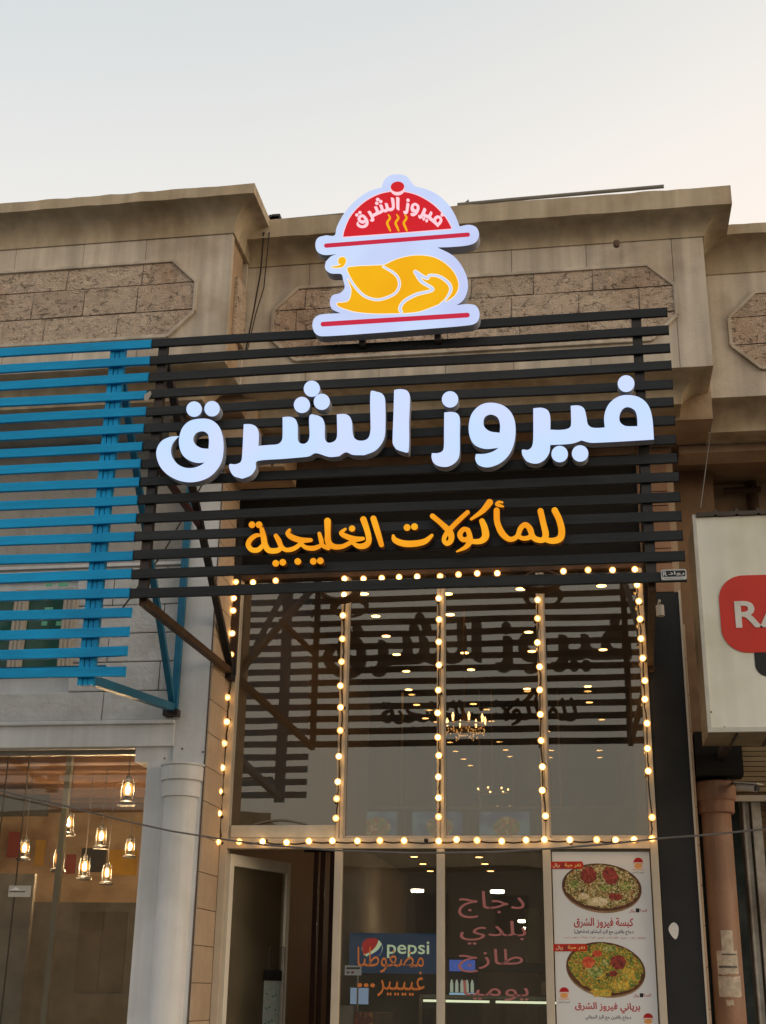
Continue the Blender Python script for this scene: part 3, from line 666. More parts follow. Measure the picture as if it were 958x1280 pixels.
me = MB().box(0, 1.9, 0, 0.03, 0.003, 0.037).mesh('slat', mat('beige shutter slat', (0.28, 0.21, 0.12), 0.5, 0.1, rand=0.1))
for i in range(10):
    o = bpy.data.objects.new('slat', me); COL.objects.link(o); o.parent = sh; o.location = Vector((1.13, 0.43, 3.06 + i * 0.04)) - wloc(sh)
part('shutter_rail', MB().box(1.09, 1.115, 0.4, 0.5, 2.98, 3.6).box(1.09, 3.0, 0.4, 0.44, 2.985, 3.03), M_FRAME, RB)
me = MB().box(0, 1.9, 0, 0.03, 0.003, 0.042).mesh('slat', mat('brown shutter slat', (0.15, 0.105, 0.06), 0.5, 0.1, rand=0.1))
for i in range(8):
    o = bpy.data.objects.new('slat', me); COL.objects.link(o); o.parent = sh; o.location = Vector((1.27, 0.6, 2.62 + i * 0.045)) - wloc(sh)
rw = part('window', MB().box(xf + 0.14, 3.0, 0.6, 0.64, 2.5, 2.6), M_TEAL, RB, 'grey shop window at the right edge')
part('pane', MB().box(xf + 0.14, 3.0, 0.61, 0.62, 0, 2.5), M_GLASSL, rw)
part('back_wall', MB().box(0.8, 3.2, 2.5, 2.6, 0, 3.4), mat('dim grey interior', (0.22, 0.20, 0.165), 0.8, 0.1), RB)
part('side_wall', MB().box(3.0, 3.2, 0.6, 2.5, 0, 3.4), M_TEAL, RB)
part('notice', MB().box(1.63, 2.0, 0.66, 0.665, 2.05, 2.35), mat('cream notice', (0.45, 0.36, 0.17), 0.6), RB)

# ================================================================== RESTAURANT SHOPFRONT
SF = thing('shopfront', 'tall glazed restaurant shopfront framed by string bulbs under the black slats', 'shopfront', (-1.2, 0, 0))
X0, X1 = -2.91, 0.498; MX = [-1.95, -1.15, -0.337]; ZT0, ZT1 = 2.575, 2.655; ZH = 4.80
part('jamb', MB().box(X0, X0 + 0.06, -0.05, 0.05, 0, ZH), M_FRAME, SF, bevel=0.004); part('jamb', MB().box(X1 - 0.055, X1, -0.05, 0.05, 0, ZH), M_FRAME, SF, bevel=0.004)
part('header', MB().box(X0 + 0.001, X1 - 0.001, -0.055, 0.05, ZH, ZH + 0.06), M_RUST, SF)
for x in MX:
    part('mullion', MB().box(x - 0.028, x - 0.004, -0.045, 0.045, ZT1, ZH).box(x + 0.004, x + 0.028, -0.045, 0.045, ZT1, ZH).box(x - 0.004, x + 0.004, -0.03, 0.04, ZT1, ZH), M_FRAME, SF)
part('transom', MB().box(X0 + 0.06, X1 - 0.055, -0.05, 0.045, ZT0, ZT1), M_FRAME, SF, bevel=0.004)
for x in MX: part('mullion', MB().box(x - 0.03, x + 0.03, -0.046, 0.045, 0, ZT0), M_FRAME, SF, bevel=0.004)
xe = [X0 + 0.06] + [q for x in MX for q in (x - 0.028, x + 0.028)] + [X1 - 0.055]
for i in range(4):
    part('pane', MB().box(xe[2 * i], xe[2 * i + 1], 0.0, 0.006, ZT1, ZH), M_GLASS, SF)
    part('glazing_bead', MB().box(xe[2 * i], xe[2 * i + 1], -0.02, -0.001, ZT1, ZT1 + 0.02).box(xe[2 * i], xe[2 * i] + 0.012, -0.02, -0.001, ZT1 + 0.02, ZH), M_FRAME, SF)
    if i: part('pane', MB().box(xe[2 * i], xe[2 * i + 1], 0.0, 0.006, 0.1, ZT0), M_GLASS, SF)
part('sill', MB().box(MX[0] + 0.03, X1 - 0.055, -0.04, 0.04, 0, 0.1), M_FRAME, SF)
M_DOORF = mat('pale door paint', (0.74, 0.70, 0.60), 0.4, 0.05)
# open door, hinged on the left frame
hx = X0 + 0.07; pe = atz(384, 1084, 2.53); ang = math.atan2(pe.y, pe.x - hx); dw = 0.86
dr = bpy.data.objects.new('door', None); COL.objects.link(dr); dr.parent = SF; dr.location = Vector((hx, 0.0, 0)) - wloc(SF); dr['label'] = 'glass door standing open into the shop'
def local(mb, nm, m_, lab=None, bev=0.0):
    o = bpy.data.objects.new(nm, mb.mesh(nm, m_)); COL.objects.link(o); o.parent = dr
    if lab: o['label'] = lab
    if bev: b_ = o.modifiers.new('bevel', 'BEVEL'); b_.width = bev; b_.segments = 2; b_.limit_method = 'ANGLE'
    return o
for bb in ((0, 0.05, -0.02, 0.03, 0.01, 2.54), (dw - 0.055, dw, -0.02, 0.03, 0.01, 2.54)): local(MB().box(*bb), 'stile', M_DOORF, bev=0.003)
for bb in ((0.05, dw - 0.055, -0.019, 0.029, 2.45, 2.54), (0.05, dw - 0.055, -0.019, 0.029, 0.01, 0.12)): local(MB().box(*bb), 'rail', M_DOORF, bev=0.003)
local(MB().box(0.05, dw - 0.055, 0.0, 0.006, 0.12, 2.45), 'pane', glass('door glass', 0.12, (0.95, 0.94, 0.9), dust_haze=0.05))
local(MB().tube([(dw - 0.13, -0.03, 1.86), (dw - 0.13, -0.07, 1.86), (dw - 0.13, -0.07, 1.0), (dw - 0.13, -0.03, 1.0)], 0.012, 8), 'handle', M_METAL)
stk = local(MB().box(0.56, 0.80, -0.004, -0.002, 1.22, 1.60), 'sticker', mat('pale sticker', (0.42, 0.50, 0.47), 0.5, 0.15, 30), 'opening hours sticker with black top band')
local(MB().box(0.555, 0.805, -0.006, -0.0045, 1.60, 1.68), 'sticker_band', M_BWALL)
mm = MB()
for k in range(9): mm.add(*(lambda c: ([(c[0] + dx, -0.0055, c[1] + dz) for dx, dz in ((-.012, -.006), (.012, -.006), (.012, .006), (-.012, .006))], [(0, 1, 2, 3)]))((0.60 + 0.05 * (k % 4) * 0.9, 1.28 + 0.1 * (k // 3) + 0.01 * (k % 3))))
local(mm, 'print', mat('green print', (0.05, 0.22, 0.15), 0.5))
local(MB().box(dw - 0.3, dw - 0.02, 0.03, 0.09, 2.46, 2.53), 'door_closer', M_METAL)
dr.rotation_euler = (0, 0, ang)

# window sticker lettering
tm = mat('orange window vinyl', (0.62, 0.20, 0.045), 0.5, 0.05); tp = mat('dusty pink window vinyl', (0.42, 0.16, 0.155), 0.5, 0.05)
def lettering(parent, t, px0, py0, px1, py1, y, m_, bold=0.02, nm='lettering', fit=True):
    a = at((px0 + px1) / 2, py1, y).z; b_ = at((px0 + px1) / 2, py0, y).z; c = at(px0, (py0 + py1) / 2, y).x; d = at(px1, (py0 + py1) / 2, y).x
    return part(nm, text_mb(shape(t), c, d, a, b_, y, bold, fit=fit), m_, parent)
wt = thing('window_lettering', 'orange Arabic lettering stuck on the window below the blue cooler header', 'lettering', at(490, 1245, -0.002))
lettering(wt, 'مضغوطنا', 447, 1184, 530, 1216, -0.003, tm, 0.002); lettering(wt, 'غيييير', 472, 1214, 531, 1246, -0.003, tm, 0.002); lettering(wt, '...', 447, 1229, 469, 1234, -0.003, tm)
wt = thing('window_lettering', 'pink four line Arabic lettering on the window beside the menu poster', 'lettering', at(615, 1250, -0.002))
for t, a in (('دجاج', (573, 1114, 656, 1148)), ('بلدي', (575, 1151, 658, 1181)), ('طازج', (573, 1186, 654, 1216)), ('يوميا', (579, 1226, 661, 1251))):
    lettering(wt, t, *a, -0.003, tp, 0.002)

# white box above the door, inside the glass
t = thing('air_curtain', 'long off-white box set on the transom above the door', 'air curtain', at(350, 1048, -0.03))
a, b_ = at(280, 1048, -0.03), at(419, 1031, -0.03)
part('casing', MB().box(X0 + 0.075, MX[0] - 0.03, -0.035, -0.004, a.z, b_.z), mat('off white plastic', (0.55, 0.53, 0.46), 0.5), t, bevel=0.01)
arc = [at(316 + 68 * i / 12, 1031 - 6 * math.sin(math.pi * i / 12), -0.02) for i in range(13)]
part('cable', MB().tube(arc, 0.008, 6), M_LCABLE, t)

# ================================================================== MENU POSTER
PY = -0.006
mp_ = thing('menu_poster', 'white menu poster with two rice platters in the right lower pane', 'poster', at(755, 1279, PY))
xa, xb = xe[6] + 0.012, xe[7] - 0.01
part('sheet', MB().box(xa, xb, PY, PY + 0.004, 0.6, ZT0 - 0.02), mat('poster paper', (0.70, 0.72, 0.73), 0.45, 0.02), mp_)
def rice(name, cols, scale):
    m = bpy.data.materials.new(name); m.use_nodes = True; n = m.node_tree; bs = n.nodes['Principled BSDF']; bs.inputs['Roughness'].default_value = 0.45
    g = n.nodes.new('ShaderNodeNewGeometry'); v = n.nodes.new('ShaderNodeTexVoronoi'); v.inputs['Scale'].default_value = scale; n.links.new(g.outputs['Position'], v.inputs[0])
    nz = n.nodes.new('ShaderNodeTexNoise'); nz.inputs['Scale'].default_value = scale * 0.25; nz.inputs['Detail'].default_value = 3; n.links.new(g.outputs['Position'], nz.inputs[0])
    sp = n.nodes.new('ShaderNodeSeparateColor'); n.links.new(v.outputs['Color'], sp.inputs[0])
    a = n.nodes.new('ShaderNodeMath'); a.operation = 'MULTIPLY_ADD'; a.inputs[1].default_value = 0.55; n.links.new(sp.outputs[0], a.inputs[0])
    b_ = n.nodes.new('ShaderNodeMath'); b_.operation = 'MULTIPLY_ADD'; b_.inputs[1].default_value = 1.4; b_.inputs[2].default_value = -0.45; n.links.new(nz.outputs[0], b_.inputs[0]); n.links.new(b_.outputs[0], a.inputs[2])
    r = n.nodes.new('ShaderNodeValToRGB'); r.color_ramp.interpolation = 'CONSTANT'; e = r.color_ramp.elements
    for i, c in enumerate(cols):
        p = i / len(cols)
        if i < 2: e[i].position = p; e[i].color = srgb(*c)
        else: q = e.new(p); q.color = srgb(*c)
    n.links.new(a.outputs[0], r.inputs[0]); n.links.new(r.outputs[0], bs.inputs['Base Color']); return m
MR1 = rice('herbed rice print', [(80, 45, 25), (165, 140, 80), (115, 100, 40), (205, 188, 135), (85, 88, 32), (185, 155, 95), (130, 60, 40)], 75)
MR2 = rice('yellow rice print', [(95, 50, 22), (70, 98, 32), (200, 160, 45), (88, 125, 40), (175, 130, 40), (105, 125, 50), (210, 180, 70), (130, 50, 25)], 70)
MMEAT = rice('roast meat print', [(95, 30, 20), (150, 50, 35), (120, 38, 25), (170, 65, 45)], 60)
MMEAT2 = rice('red roast print', [(150, 50, 25), (205, 80, 40), (190, 65, 35), (220, 105, 60)], 50)
MPLATE = mat('brown plate print', (0.11, 0.045, 0.02), 0.4, 0.3, 20); MPL2 = mat('plate rim print', (0.32, 0.20, 0.11), 0.4, 0.3, 15)
def ell(cx_, cy_, rx, ry, rot=0.0, n=40, wob=0.0):
    r = random.Random(int(cx_ * 7 + cy_)); o = []
    for i in range(n):
        t = 2 * math.pi * i / n; k = 1 + wob * (r.random() - 0.5); x, y = rx * k * math.cos(t), ry * k * math.sin(t); o.append((cx_ + x * math.cos(rot) - y * math.sin(rot), cy_ + x * math.sin(rot) + y * math.cos(rot)))
    return o
def flat(nm, loop, y, m_, parent, th=0.0008): return part(nm, MB().prism(toplane(loop, y)[::-1], y, y + th), m_, parent)
def dish(cx_, cy_, rx, ry, rot, mr, meats, extra):
    d = flat('dish', ell(cx_, cy_ + 1.5, rx, ry + 1.2, rot), PY - 0.001, MPL2, mp_)
    flat('plate', ell(cx_, cy_, rx, ry, rot), PY - 0.002, MPLATE, d)
    flat('rice', ell(cx_ + 0.3, cy_ - 0.8, rx * 0.93, ry * 0.91, rot, 60, 0.07), PY - 0.003, mr, d)
    for x, y, a, b_, r_, m_ in meats: flat('meat', ell(x, y, a, b_, r_, 24, 0.22), PY - 0.004, m_, d)
    for x, y, a, b_, m_ in extra: flat('garnish', ell(x, y, a, b_, 0, 18, 0.4), PY - 0.0035, m_, d)
MG = rice('green herb print', [(110, 130, 55), (85, 110, 40), (150, 160, 80), (195, 180, 110), (120, 140, 60)], 80); MCR = rice('cream rice print', [(222, 205, 165), (200, 180, 130), (232, 218, 185)], 95); MYE = rice('saffron rice print', [(222, 190, 60), (200, 160, 50), (150, 150, 60), (232, 208, 100)], 80)
dish(752.5, 1109, 50, 29.5, 0.10, MR1, [(736, 1094, 10, 10.5, 0.3, MMEAT), (763, 1095, 12, 9, 0.8, MMEAT), (770, 1121, 9, 4.5, 0.1, MMEAT)], [(748, 1127, 13, 5, MCR), (730, 1120, 7, 4, MCR), (783, 1108, 8, 5, MG), (757, 1110, 9, 3.5, MG), (718, 1105, 6, 5, MG)])
dish(757.5, 1211, 50, 33, 0.18, MR2, [(736, 1203, 8, 7, 0.1, MMEAT2), (747, 1192, 6, 4, 0, MMEAT2), (773, 1203, 9.5, 9, 0.4, MMEAT), (767, 1217, 5, 4, 0, MMEAT)], [(776, 1232, 11, 6, MYE), (752, 1241, 13, 5, MYE), (744, 1215, 10, 8, MG), (757, 1203, 5, 5, MG), (786, 1217, 8, 7, MYE), (762, 1186, 9, 4, MG)])
def tagred(px0, py0, px1, py1):
    b_ = part('price_tag', MB().prism(toplane([(px0, py0), (px1, py0 - 0.3), (px1 + 2, py1 - 4), (px1, py1), (px0, py1)], PY - 0.0055)[::-1], PY - 0.0055, PY - 0.0045), mat('red tag print', srgb(190, 45, 25), 0.45, 0.1, 20), mp_)
    lettering(b_, 'نفر حبة', px0 + 18, py0 + 1.8, px1 - 1.5, py1 - 1.5, PY - 0.007, mat('yellow print', srgb(240, 205, 120), 0.5), 0.02); lettering(b_, 'ريال', px0 + 3, py0 + 2, px0 + 12, py1 - 1.5, PY - 0.007, mat('pale print', srgb(235, 215, 180), 0.5), 0.02)
    flat('covered_price', [(px0 + 13.5, py0 + 1.5), (px0 + 18, py0 + 1.5), (px0 + 18, py1 - 1), (px0 + 13.5, py1 - 1)], PY - 0.0068, mat('dull red patch', srgb(140, 50, 45), 0.5), b_)
tagred(688, 1077, 728, 1086); tagred(692, 1180, 733, 1189)
MRT = mat('crimson print', srgb(175, 25, 30), 0.5); MDT = mat('dark grey print', srgb(60, 55, 70), 0.5)
lettering(mp_, 'كبسة فيروز الشرق', 717.5, 1147, 792, 1160.5, PY - 0.001, MRT, 0.02)
lettering(mp_, 'دجاج بالفرن مع الرز البشاور (مشغول)', 718, 1162, 792, 1168.5, PY - 0.001, MDT, 0.015)
lettering(mp_, 'طماطم - خيار - بصل - فلفل اخضر - ليمون - كزبرة - بهارات - حمص - زبيب', 705, 1170.5, 807, 1174, PY - 0.001, MRT, 0.0)
lettering(mp_, 'برياني فيروز الشرق', 719, 1253, 800.5, 1266.5, PY - 0.001, MRT, 0.02)
lettering(mp_, 'دجاج بالفرن مع الرز البرياني', 732, 1269, 789, 1275.5, PY - 0.001, MDT, 0.015)
for a, b_ in ((787, 1136), (792, 1242)):
    lettering(mp_, 'الحبة', a + 13, b_, a + 22, b_ + 4.5, PY - 0.001, MRT, 0.01); lettering(mp_, 'ريال', a, b_ + 0.5, a + 7, b_ + 5, PY - 0.001, MRT, 0.01)
    flat('covered_price', [(a + 8, b_ - 0.5), (a + 12.5, b_ - 0.5), (a + 12.5, b_ + 4.5), (a + 8, b_ + 4.5)], PY - 0.0012, M_BWALL, mp_)
MORP = mat('orange emblem print', srgb(225, 160, 95), 0.5)
for a, b_ in ((798, 1078), (705.5, 1240), (810.5, 1272.5)):
    e = flat('emblem', [(a + 6 * math.cos(t_ * math.pi / 12), b_ - 6 * math.sin(t_ * math.pi / 12)) for t_ in range(13)][::-1], PY - 0.001, MRT, mp_)
    flat('bird', ell(a, b_ + 4.5, 5, 3), PY - 0.001, MORP, e); flat('plate_line', [(a - 6.5, b_ + 1), (a + 6.5, b_ + 1), (a + 6.5, b_ + 1.8), (a - 6.5, b_ + 1.8)], PY - 0.0015, MORP, e); flat('plate_line', [(a - 6.5, b_ + 8.2), (a + 6.5, b_ + 8.2), (a + 6.5, b_ + 9.2), (a - 6.5, b_ + 9.2)], PY - 0.0015, MORP, e)
    if b_ < 1270: lettering(e, 'فيروز الشرق', a - 7, b_ + 11, a + 7, b_ + 14, PY - 0.001, MDT, 0)

# ================================================================== RESTAURANT INTERIOR
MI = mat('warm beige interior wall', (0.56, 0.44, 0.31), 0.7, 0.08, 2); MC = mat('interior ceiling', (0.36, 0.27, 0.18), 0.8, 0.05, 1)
IN = thing('restaurant_room', 'deep double height restaurant interior behind the glass', 'room', (-1.2, 5.8, 0))
ZC = 5.5; YB = 11.5; YMZ = 7.5
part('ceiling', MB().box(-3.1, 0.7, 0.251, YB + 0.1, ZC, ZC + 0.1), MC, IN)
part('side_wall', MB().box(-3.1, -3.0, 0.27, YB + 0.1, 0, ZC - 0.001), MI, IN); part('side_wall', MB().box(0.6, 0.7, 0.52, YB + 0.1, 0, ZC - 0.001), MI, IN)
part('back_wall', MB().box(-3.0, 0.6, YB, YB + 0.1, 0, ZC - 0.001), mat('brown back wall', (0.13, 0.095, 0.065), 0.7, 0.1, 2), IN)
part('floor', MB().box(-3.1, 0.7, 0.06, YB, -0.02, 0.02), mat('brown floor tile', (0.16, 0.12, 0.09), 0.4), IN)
zmz = 3.32; zg = at(550, 1012, YMZ).z
part('mezzanine_floor', MB().box(-3.0, 0.6, YMZ, YB - 0.001, zmz, zmz + 0.15), mat('grey mezzanine ceiling', (0.28, 0.23, 0.18), 0.8), IN)
part('mezzanine_front', MB().box(-3.0, 0.6, YMZ - 0.05, YMZ - 0.001, zmz - 0.05, zg), mat('brown band', (0.17, 0.13, 0.09), 0.6), IN)
part('mezzanine_pane', MB().box(-3.0, 0.6, YMZ - 0.02, YMZ - 0.014, zg + 0.03, ZC - 0.003), glass('mezzanine glass', 0.10, (0.7, 0.7, 0.68)), IN)
part('mezzanine_rail', MB().box(-3.0, 0.6, YMZ - 0.06, YMZ, zg + 0.001, zg + 0.029), M_FRAME, IN)
for px in (403, 503, 600, 700):
    x = at(px, 960, YMZ).x; part('mezzanine_mullion', MB().box(x - 0.015, x + 0.015, YMZ - 0.05, YMZ - 0.021, zg + 0.03, ZC - 0.003), M_FRAME, IN)
part('roof', MB().box(-7.5, 6.0, 1.7, YB + 0.3, 6.2, 6.3), MC, IN)
# downlights; some entries are mirror images, modelled as lamps
bulb_w = emit('downlight lens', (1.0, 0.50, 0.16), 13, (0.8, 0.7, 0.5)); MTRIM = mat('brass trim', (0.5, 0.35, 0.18), 0.3, metal=0.6)
up = [(338, 721), (320, 697), (446, 712), (437, 684), (640, 708), (560, 741), (753, 703), (555, 716), (357, 745), (378, 772), (396, 796), (413, 820), (455, 741), (470, 769), (483, 794), (496, 817), (508, 838), (310, 799), (332, 822), (351, 842), (367, 866), (382, 883), (651, 735), (661, 789), (665, 813), (659, 860), (563, 767), (581, 815), (589, 836), (592, 879), (752, 731), (754, 811), (735, 857), (737, 877), (451, 881), (521, 880), (532, 897), (511, 861)]  # leading entries are unseen, added to light the front of the room
low = [(437, 1070), (450, 1079.5), (462, 1088), (473.5, 1095.5), (518, 1070), (529, 1079), (538, 1088), (599, 1070.5), (606.5, 1079), (613.5, 1088), (619, 1095.5)]
dm = MB(); dm.lathe((0, 0, 0), [(0.062, -0.012), (0.072, 0.0), (0.072, 0.01)], 16); tm_ = dm.mesh('trim', MTRIM)
dl = MB(); dl.lathe((0, 0, 0), [(0.001, -0.014), (0.05, -0.014), (0.05, -0.011)], 16); lm_ = dl.mesh('lens', bulb_w)
places = [atz(a, b_, ZC - 0.011) for a, b_ in up] + [atz(a, b_, zmz - 0.011) for a, b_ in low]
ORD = ['first', 'second', 'third', 'fourth', 'fifth', 'sixth', 'seventh', 'eighth', 'ninth', 'tenth', 'eleventh', 'twelfth']
def pane_of(x): return 'leftmost' if x < 425 else 'second' if x < 549 else 'third' if x < 678 else 'rightmost'
def nm_row(i, p):
    hi = i < len(up); src = up if hi else low; me_ = src[i if hi else i - len(up)]; pn_ = pane_of(me_[0])
    k = sorted([q for q in src if pane_of(q[0]) == pn_], key=lambda q: q[1]).index(me_)
    return ('%s small ceiling light from the top in the %s %s pane' % (ORD[k], pn_, 'upper' if hi else 'lower'), 'recessed ceiling lights in the restaurant')
for i, p in enumerate(places):
    if p.y > YMZ - 0.1 and i < len(up): p = Vector((p.x, p.y, p.z))
    lb, gp_ = nm_row(i, p)
    t = thing('ceiling_light', lb, 'ceiling light', p, gp_)
    for nm, me in (('trim', tm_), ('lens', lm_)):
        o = bpy.data.objects.new(nm, me); COL.objects.link(o); o.parent = t
white_l = emit('white lamp lens', (1.0, 0.90, 0.72), 30.0)
def wlamp(px, py, y, w, lab, zoff=0):
    p = at(px, py, y); t = thing('ceiling_light', lab, 'ceiling light', p); part('lens', MB().lathe(p, [(0.001, 0), (w / 2, 0.0), (w / 2, 0.03)], 18), white_l, t); part('trim', MB().lathe(p + Vector((0, 0, 0.031)), [(w / 2 + 0.01, 0), (w / 2 + 0.01, 0.02)], 18), MTRIM, t)
wlamp(622, 1116, 8.2, 0.19, 'large white round ceiling light above the pink lettering'); wlamp(522, 1115, 8.0, 0.17, 'large white round ceiling light above the blue cooler')
wlamp(660, 1162, 9.5, 0.13, 'white ceiling light lowest on the right by the menu poster'); wlamp(653, 1153, 10.0, 0.12, 'small white ceiling light just above the lowest one')
# chandelier
gold = mat('gilt metal', (0.45, 0.25, 0.07), 0.3, 0.1, metal=0.7); crys = emit('crystal drops', (1.0, 0.50, 0.16), 0.8, (0.5, 0.3, 0.1)); flame = emit('candle bulb', (1.0, 0.58, 0.22), 5.0)  # crystal drops glow on their own, sparkle painted as emission
CY_ = 3.2; cc_ = at(581, 905, CY_)
ch = thing('chandelier', 'gilt crystal chandelier with candle bulbs hanging in the high room', 'chandelier', (cc_.x, CY_, cc_.z))
part('rod', MB().tube([(cc_.x, CY_, cc_.z + 0.1), (cc_.x, CY_, ZC - 0.002)], 0.01, 6), gold, ch)
part('frame', MB().tube([(cc_.x + 0.21 * math.cos(t_ / 24 * 6.283), CY_ + 0.21 * math.sin(t_ / 24 * 6.283), cc_.z - 0.02) for t_ in range(24)], 0.012, 6, closed=True).lathe((cc_.x, CY_, cc_.z), [(0.02, -0.1), (0.05, -0.05), (0.03, 0.05), (0.015, 0.16)], 12), gold, ch)
for k in range(8):
    t_ = k / 8 * 6.283 + 0.3; x, y = cc_.x + 0.22 * math.cos(t_), CY_ + 0.22 * math.sin(t_)
    part('arm', MB().tube([(cc_.x, CY_, cc_.z - 0.04), ((cc_.x + x) / 2, (CY_ + y) / 2, cc_.z - 0.09), (x, y, cc_.z - 0.02)], 0.008, 6), gold, ch)
    part('candle_bulb', MB().lathe((x, y, cc_.z), [(0.009, 0), (0.011, 0.03), (0.015, 0.055), (0.002, 0.09)], 8), flame, ch)
dm = MB()
rr_ = random.Random(3)
for k in range(90):
    t_ = rr_.random() * 6.283; r_ = rr_.choice((0.21, 0.15, 0.09)); z = cc_.z - 0.05 - rr_.random() * (0.06 + (0.21 - r_) * 0.5)
    c = Vector((cc_.x + r_ * math.cos(t_), CY_ + r_ * math.sin(t_), z)); s_ = 0.008
    dm.add([c + Vector(v) * s_ for v in ((1, 0, 0), (0, 1, 0), (-1, 0, 0), (0, -1, 0), (0, 0, 1.4), (0, 0, -1.6))], [(0, 1, 4), (1, 2, 4), (2, 3, 4), (3, 0, 4), (1, 0, 5), (2, 1, 5), (3, 2, 5), (0, 3, 5)])
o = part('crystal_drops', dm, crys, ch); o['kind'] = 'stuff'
# second small chandelier far back
c2 = at(616, 990, 6.6); ch2 = thing('chandelier', 'small far chandelier glinting above the menu screens', 'chandelier', c2)
part('rod', MB().tube([c2, (c2.x, c2.y, ZC - 0.002)], 0.008, 6), gold, ch2); part('ring', MB().tube([(c2.x + 0.2 * math.cos(k / 16 * 6.283), c2.y + 0.2 * math.sin(k / 16 * 6.283), c2.z) for k in range(16)], 0.01, 6, closed=True), gold, ch2)
for k in range(7):
    t_ = k * 0.9; part('candle_bulb', MB().sphere((c2.x + 0.2 * math.cos(t_), c2.y + 0.2 * math.sin(t_), c2.z + 0.03), 0.013, 8, 5), flame, ch2)
# menu screens
def screen_mat(nm, seed):
    m = bpy.data.materials.new(nm); m.use_nodes = True; n = m.node_tree; bs = n.nodes['Principled BSDF']; g = n.nodes.new('ShaderNodeNewGeometry'); z = n.nodes.new('ShaderNodeTexNoise'); z.inputs['Scale'].default_value = 3.5 + seed; z.inputs['Detail'].default_value = 2
    n.links.new(g.outputs['Position'], z.inputs[0]); r = n.nodes.new('ShaderNodeValToRGB'); e = r.color_ramp.elements; e[0].position = 0.42; e[0].color = srgb(50, 70, 120); e[1].position = 0.6; e[1].color = srgb(105, 140, 150); n.links.new(z.outputs[0], r.inputs[0])
    n.links.new(r.outputs[0], bs.inputs['Emission Color']); bs.inputs['Emission Strength'].default_value = 0.3; bs.inputs['Base Color'].default_value = (0.02, 0.02, 0.03, 1); return m
dish_e = rice('screen dish', [(120, 80, 40), (160, 140, 70), (110, 130, 60), (170, 90, 60), (190, 170, 110)], 25)
_b = dish_e.node_tree.nodes['Principled BSDF']; dish_e.node_tree.links.new([k for k in dish_e.node_tree.nodes if k.type == 'VALTORGB'][0].outputs[0], _b.inputs['Emission Color']); _b.inputs['Emission Strength'].default_value = 0.22
ys_ = YMZ - 0.06
for i, (a, b_, lab) in enumerate(((440, 497, 'left menu screen with a rice dish on the mezzanine band'), (516, 578, 'middle menu screen with a rice dish behind the central mullion'), (600, 662, 'right menu screen with a rice dish on the mezzanine band'))):
    p = at(a, 1046, ys_); q = at(b_, 1015, ys_); t = thing('menu_screen', lab, 'screen', ((p.x + q.x) / 2, ys_, p.z))
    part('casing', MB().box(p.x - 0.08, q.x + 0.08, ys_ - 0.03, ys_ + 0.005, p.z - 0.04, q.z + 0.03), M_BWALL, t)
    part('display', MB().box(p.x, q.x, ys_ - 0.034, ys_ - 0.031, p.z, q.z), screen_mat('menu display %d' % i, i), t)
    flat('dish', ell((a + b_) / 2 + 3, 1034, 17, 13), ys_ - 0.037, dish_e, t, 0.002)
# blue cooler
yf_ = 6.0; a, b_ = at(436, 1216, yf_), at(548, 1167, yf_)
MBL = emit('lit blue header', srgb(28, 62, 95), 0.55); MPEP = emit('pale header lettering', srgb(205, 225, 190), 0.75)
fr_ = thing('drinks_cooler', 'tall drinks cooler with blue header and round red and white emblem', 'cooler', ((a.x + b_.x) / 2, yf_ + 0.3, 0.02))
part('cabinet', MB().box(a.x, b_.x, yf_ + 0.02, yf_ + 0.7, 0.02, b_.z), mat('dark blue cooler', (0.015, 0.03, 0.06), 0.4), fr_)
hd = part('header', MB().box(a.x, b_.x, yf_, yf_ + 0.019, a.z, b_.z), MBL, fr_)
e0 = ell(465.5, 1185, 13, 12.5)
flat('emblem', e0, yf_ - 0.004, MPEP, hd); 
red_half = [(453.5, 1190), (453, 1180), (458, 1174), (466, 1172.5), (473, 1175), (470, 1183), (464, 1189), (456, 1193)]
flat('emblem_field', smooth(red_half), yf_ - 0.008, emit('emblem red', srgb(175, 35, 40), 0.7), hd)
flat('emblem_field', smooth([(459, 1195), (466, 1192), (473, 1187), (477.5, 1181), (477, 1190), (471, 1196.5), (464, 1197.5)]), yf_ - 0.008, emit('emblem blue', srgb(25, 55, 110), 0.7), hd)
p0 = at(484, 1197.5, yf_); p1 = at(537, 1177, yf_)
part('lettering', text_mb('pepsi', p0.x, p1.x, p0.z, p1.z, yf_ - 0.006, 0.01), MPEP, hd)
part('door', MB().box(a.x + 0.05, b_.x - 0.05, yf_ + 0.0, yf_ + 0.015, 0.15, a.z - 0.03), mat('cooler door glass', (0.05, 0.09, 0.10), 0.15, 0.3, 3), fr_)
a, b_ = at(560, 1245, 7.0), at(597, 1197, 7.0)
f2 = thing('drinks_cooler', 'small lit cooler with white bottles behind the pink lettering', 'cooler', ((a.x + b_.x) / 2, 7.3, 0.02))
part('cabinet', MB().box(a.x, b_.x, 7.02, 7.6, 0.02, b_.z), mat('dark blue cooler', (0.015, 0.03, 0.06)), f2)
zz = at(575, 1214, 7.0).z
part('header', MB().box(a.x + 0.02, b_.x - 0.03, 7.0, 7.019, zz, b_.z - 0.03), emit('bright blue header', srgb(70, 100, 190), 0.9), f2)
sh_ = part('shelf', MB().box(a.x + 0.02, b_.x - 0.03, 7.0, 7.019, a.z, a.z + 0.04), emit('lit shelf', srgb(150, 190, 225), 1.0), f2)
for k in range(5): x = a.x + 0.05 + k * 0.065; part('bottle', MB().lathe((x, 6.99, a.z + 0.045), [(0.02, 0), (0.02, 0.1), (0.008, 0.15)], 10), emit('milk bottle', srgb(190, 205, 190), 0.7), f2)
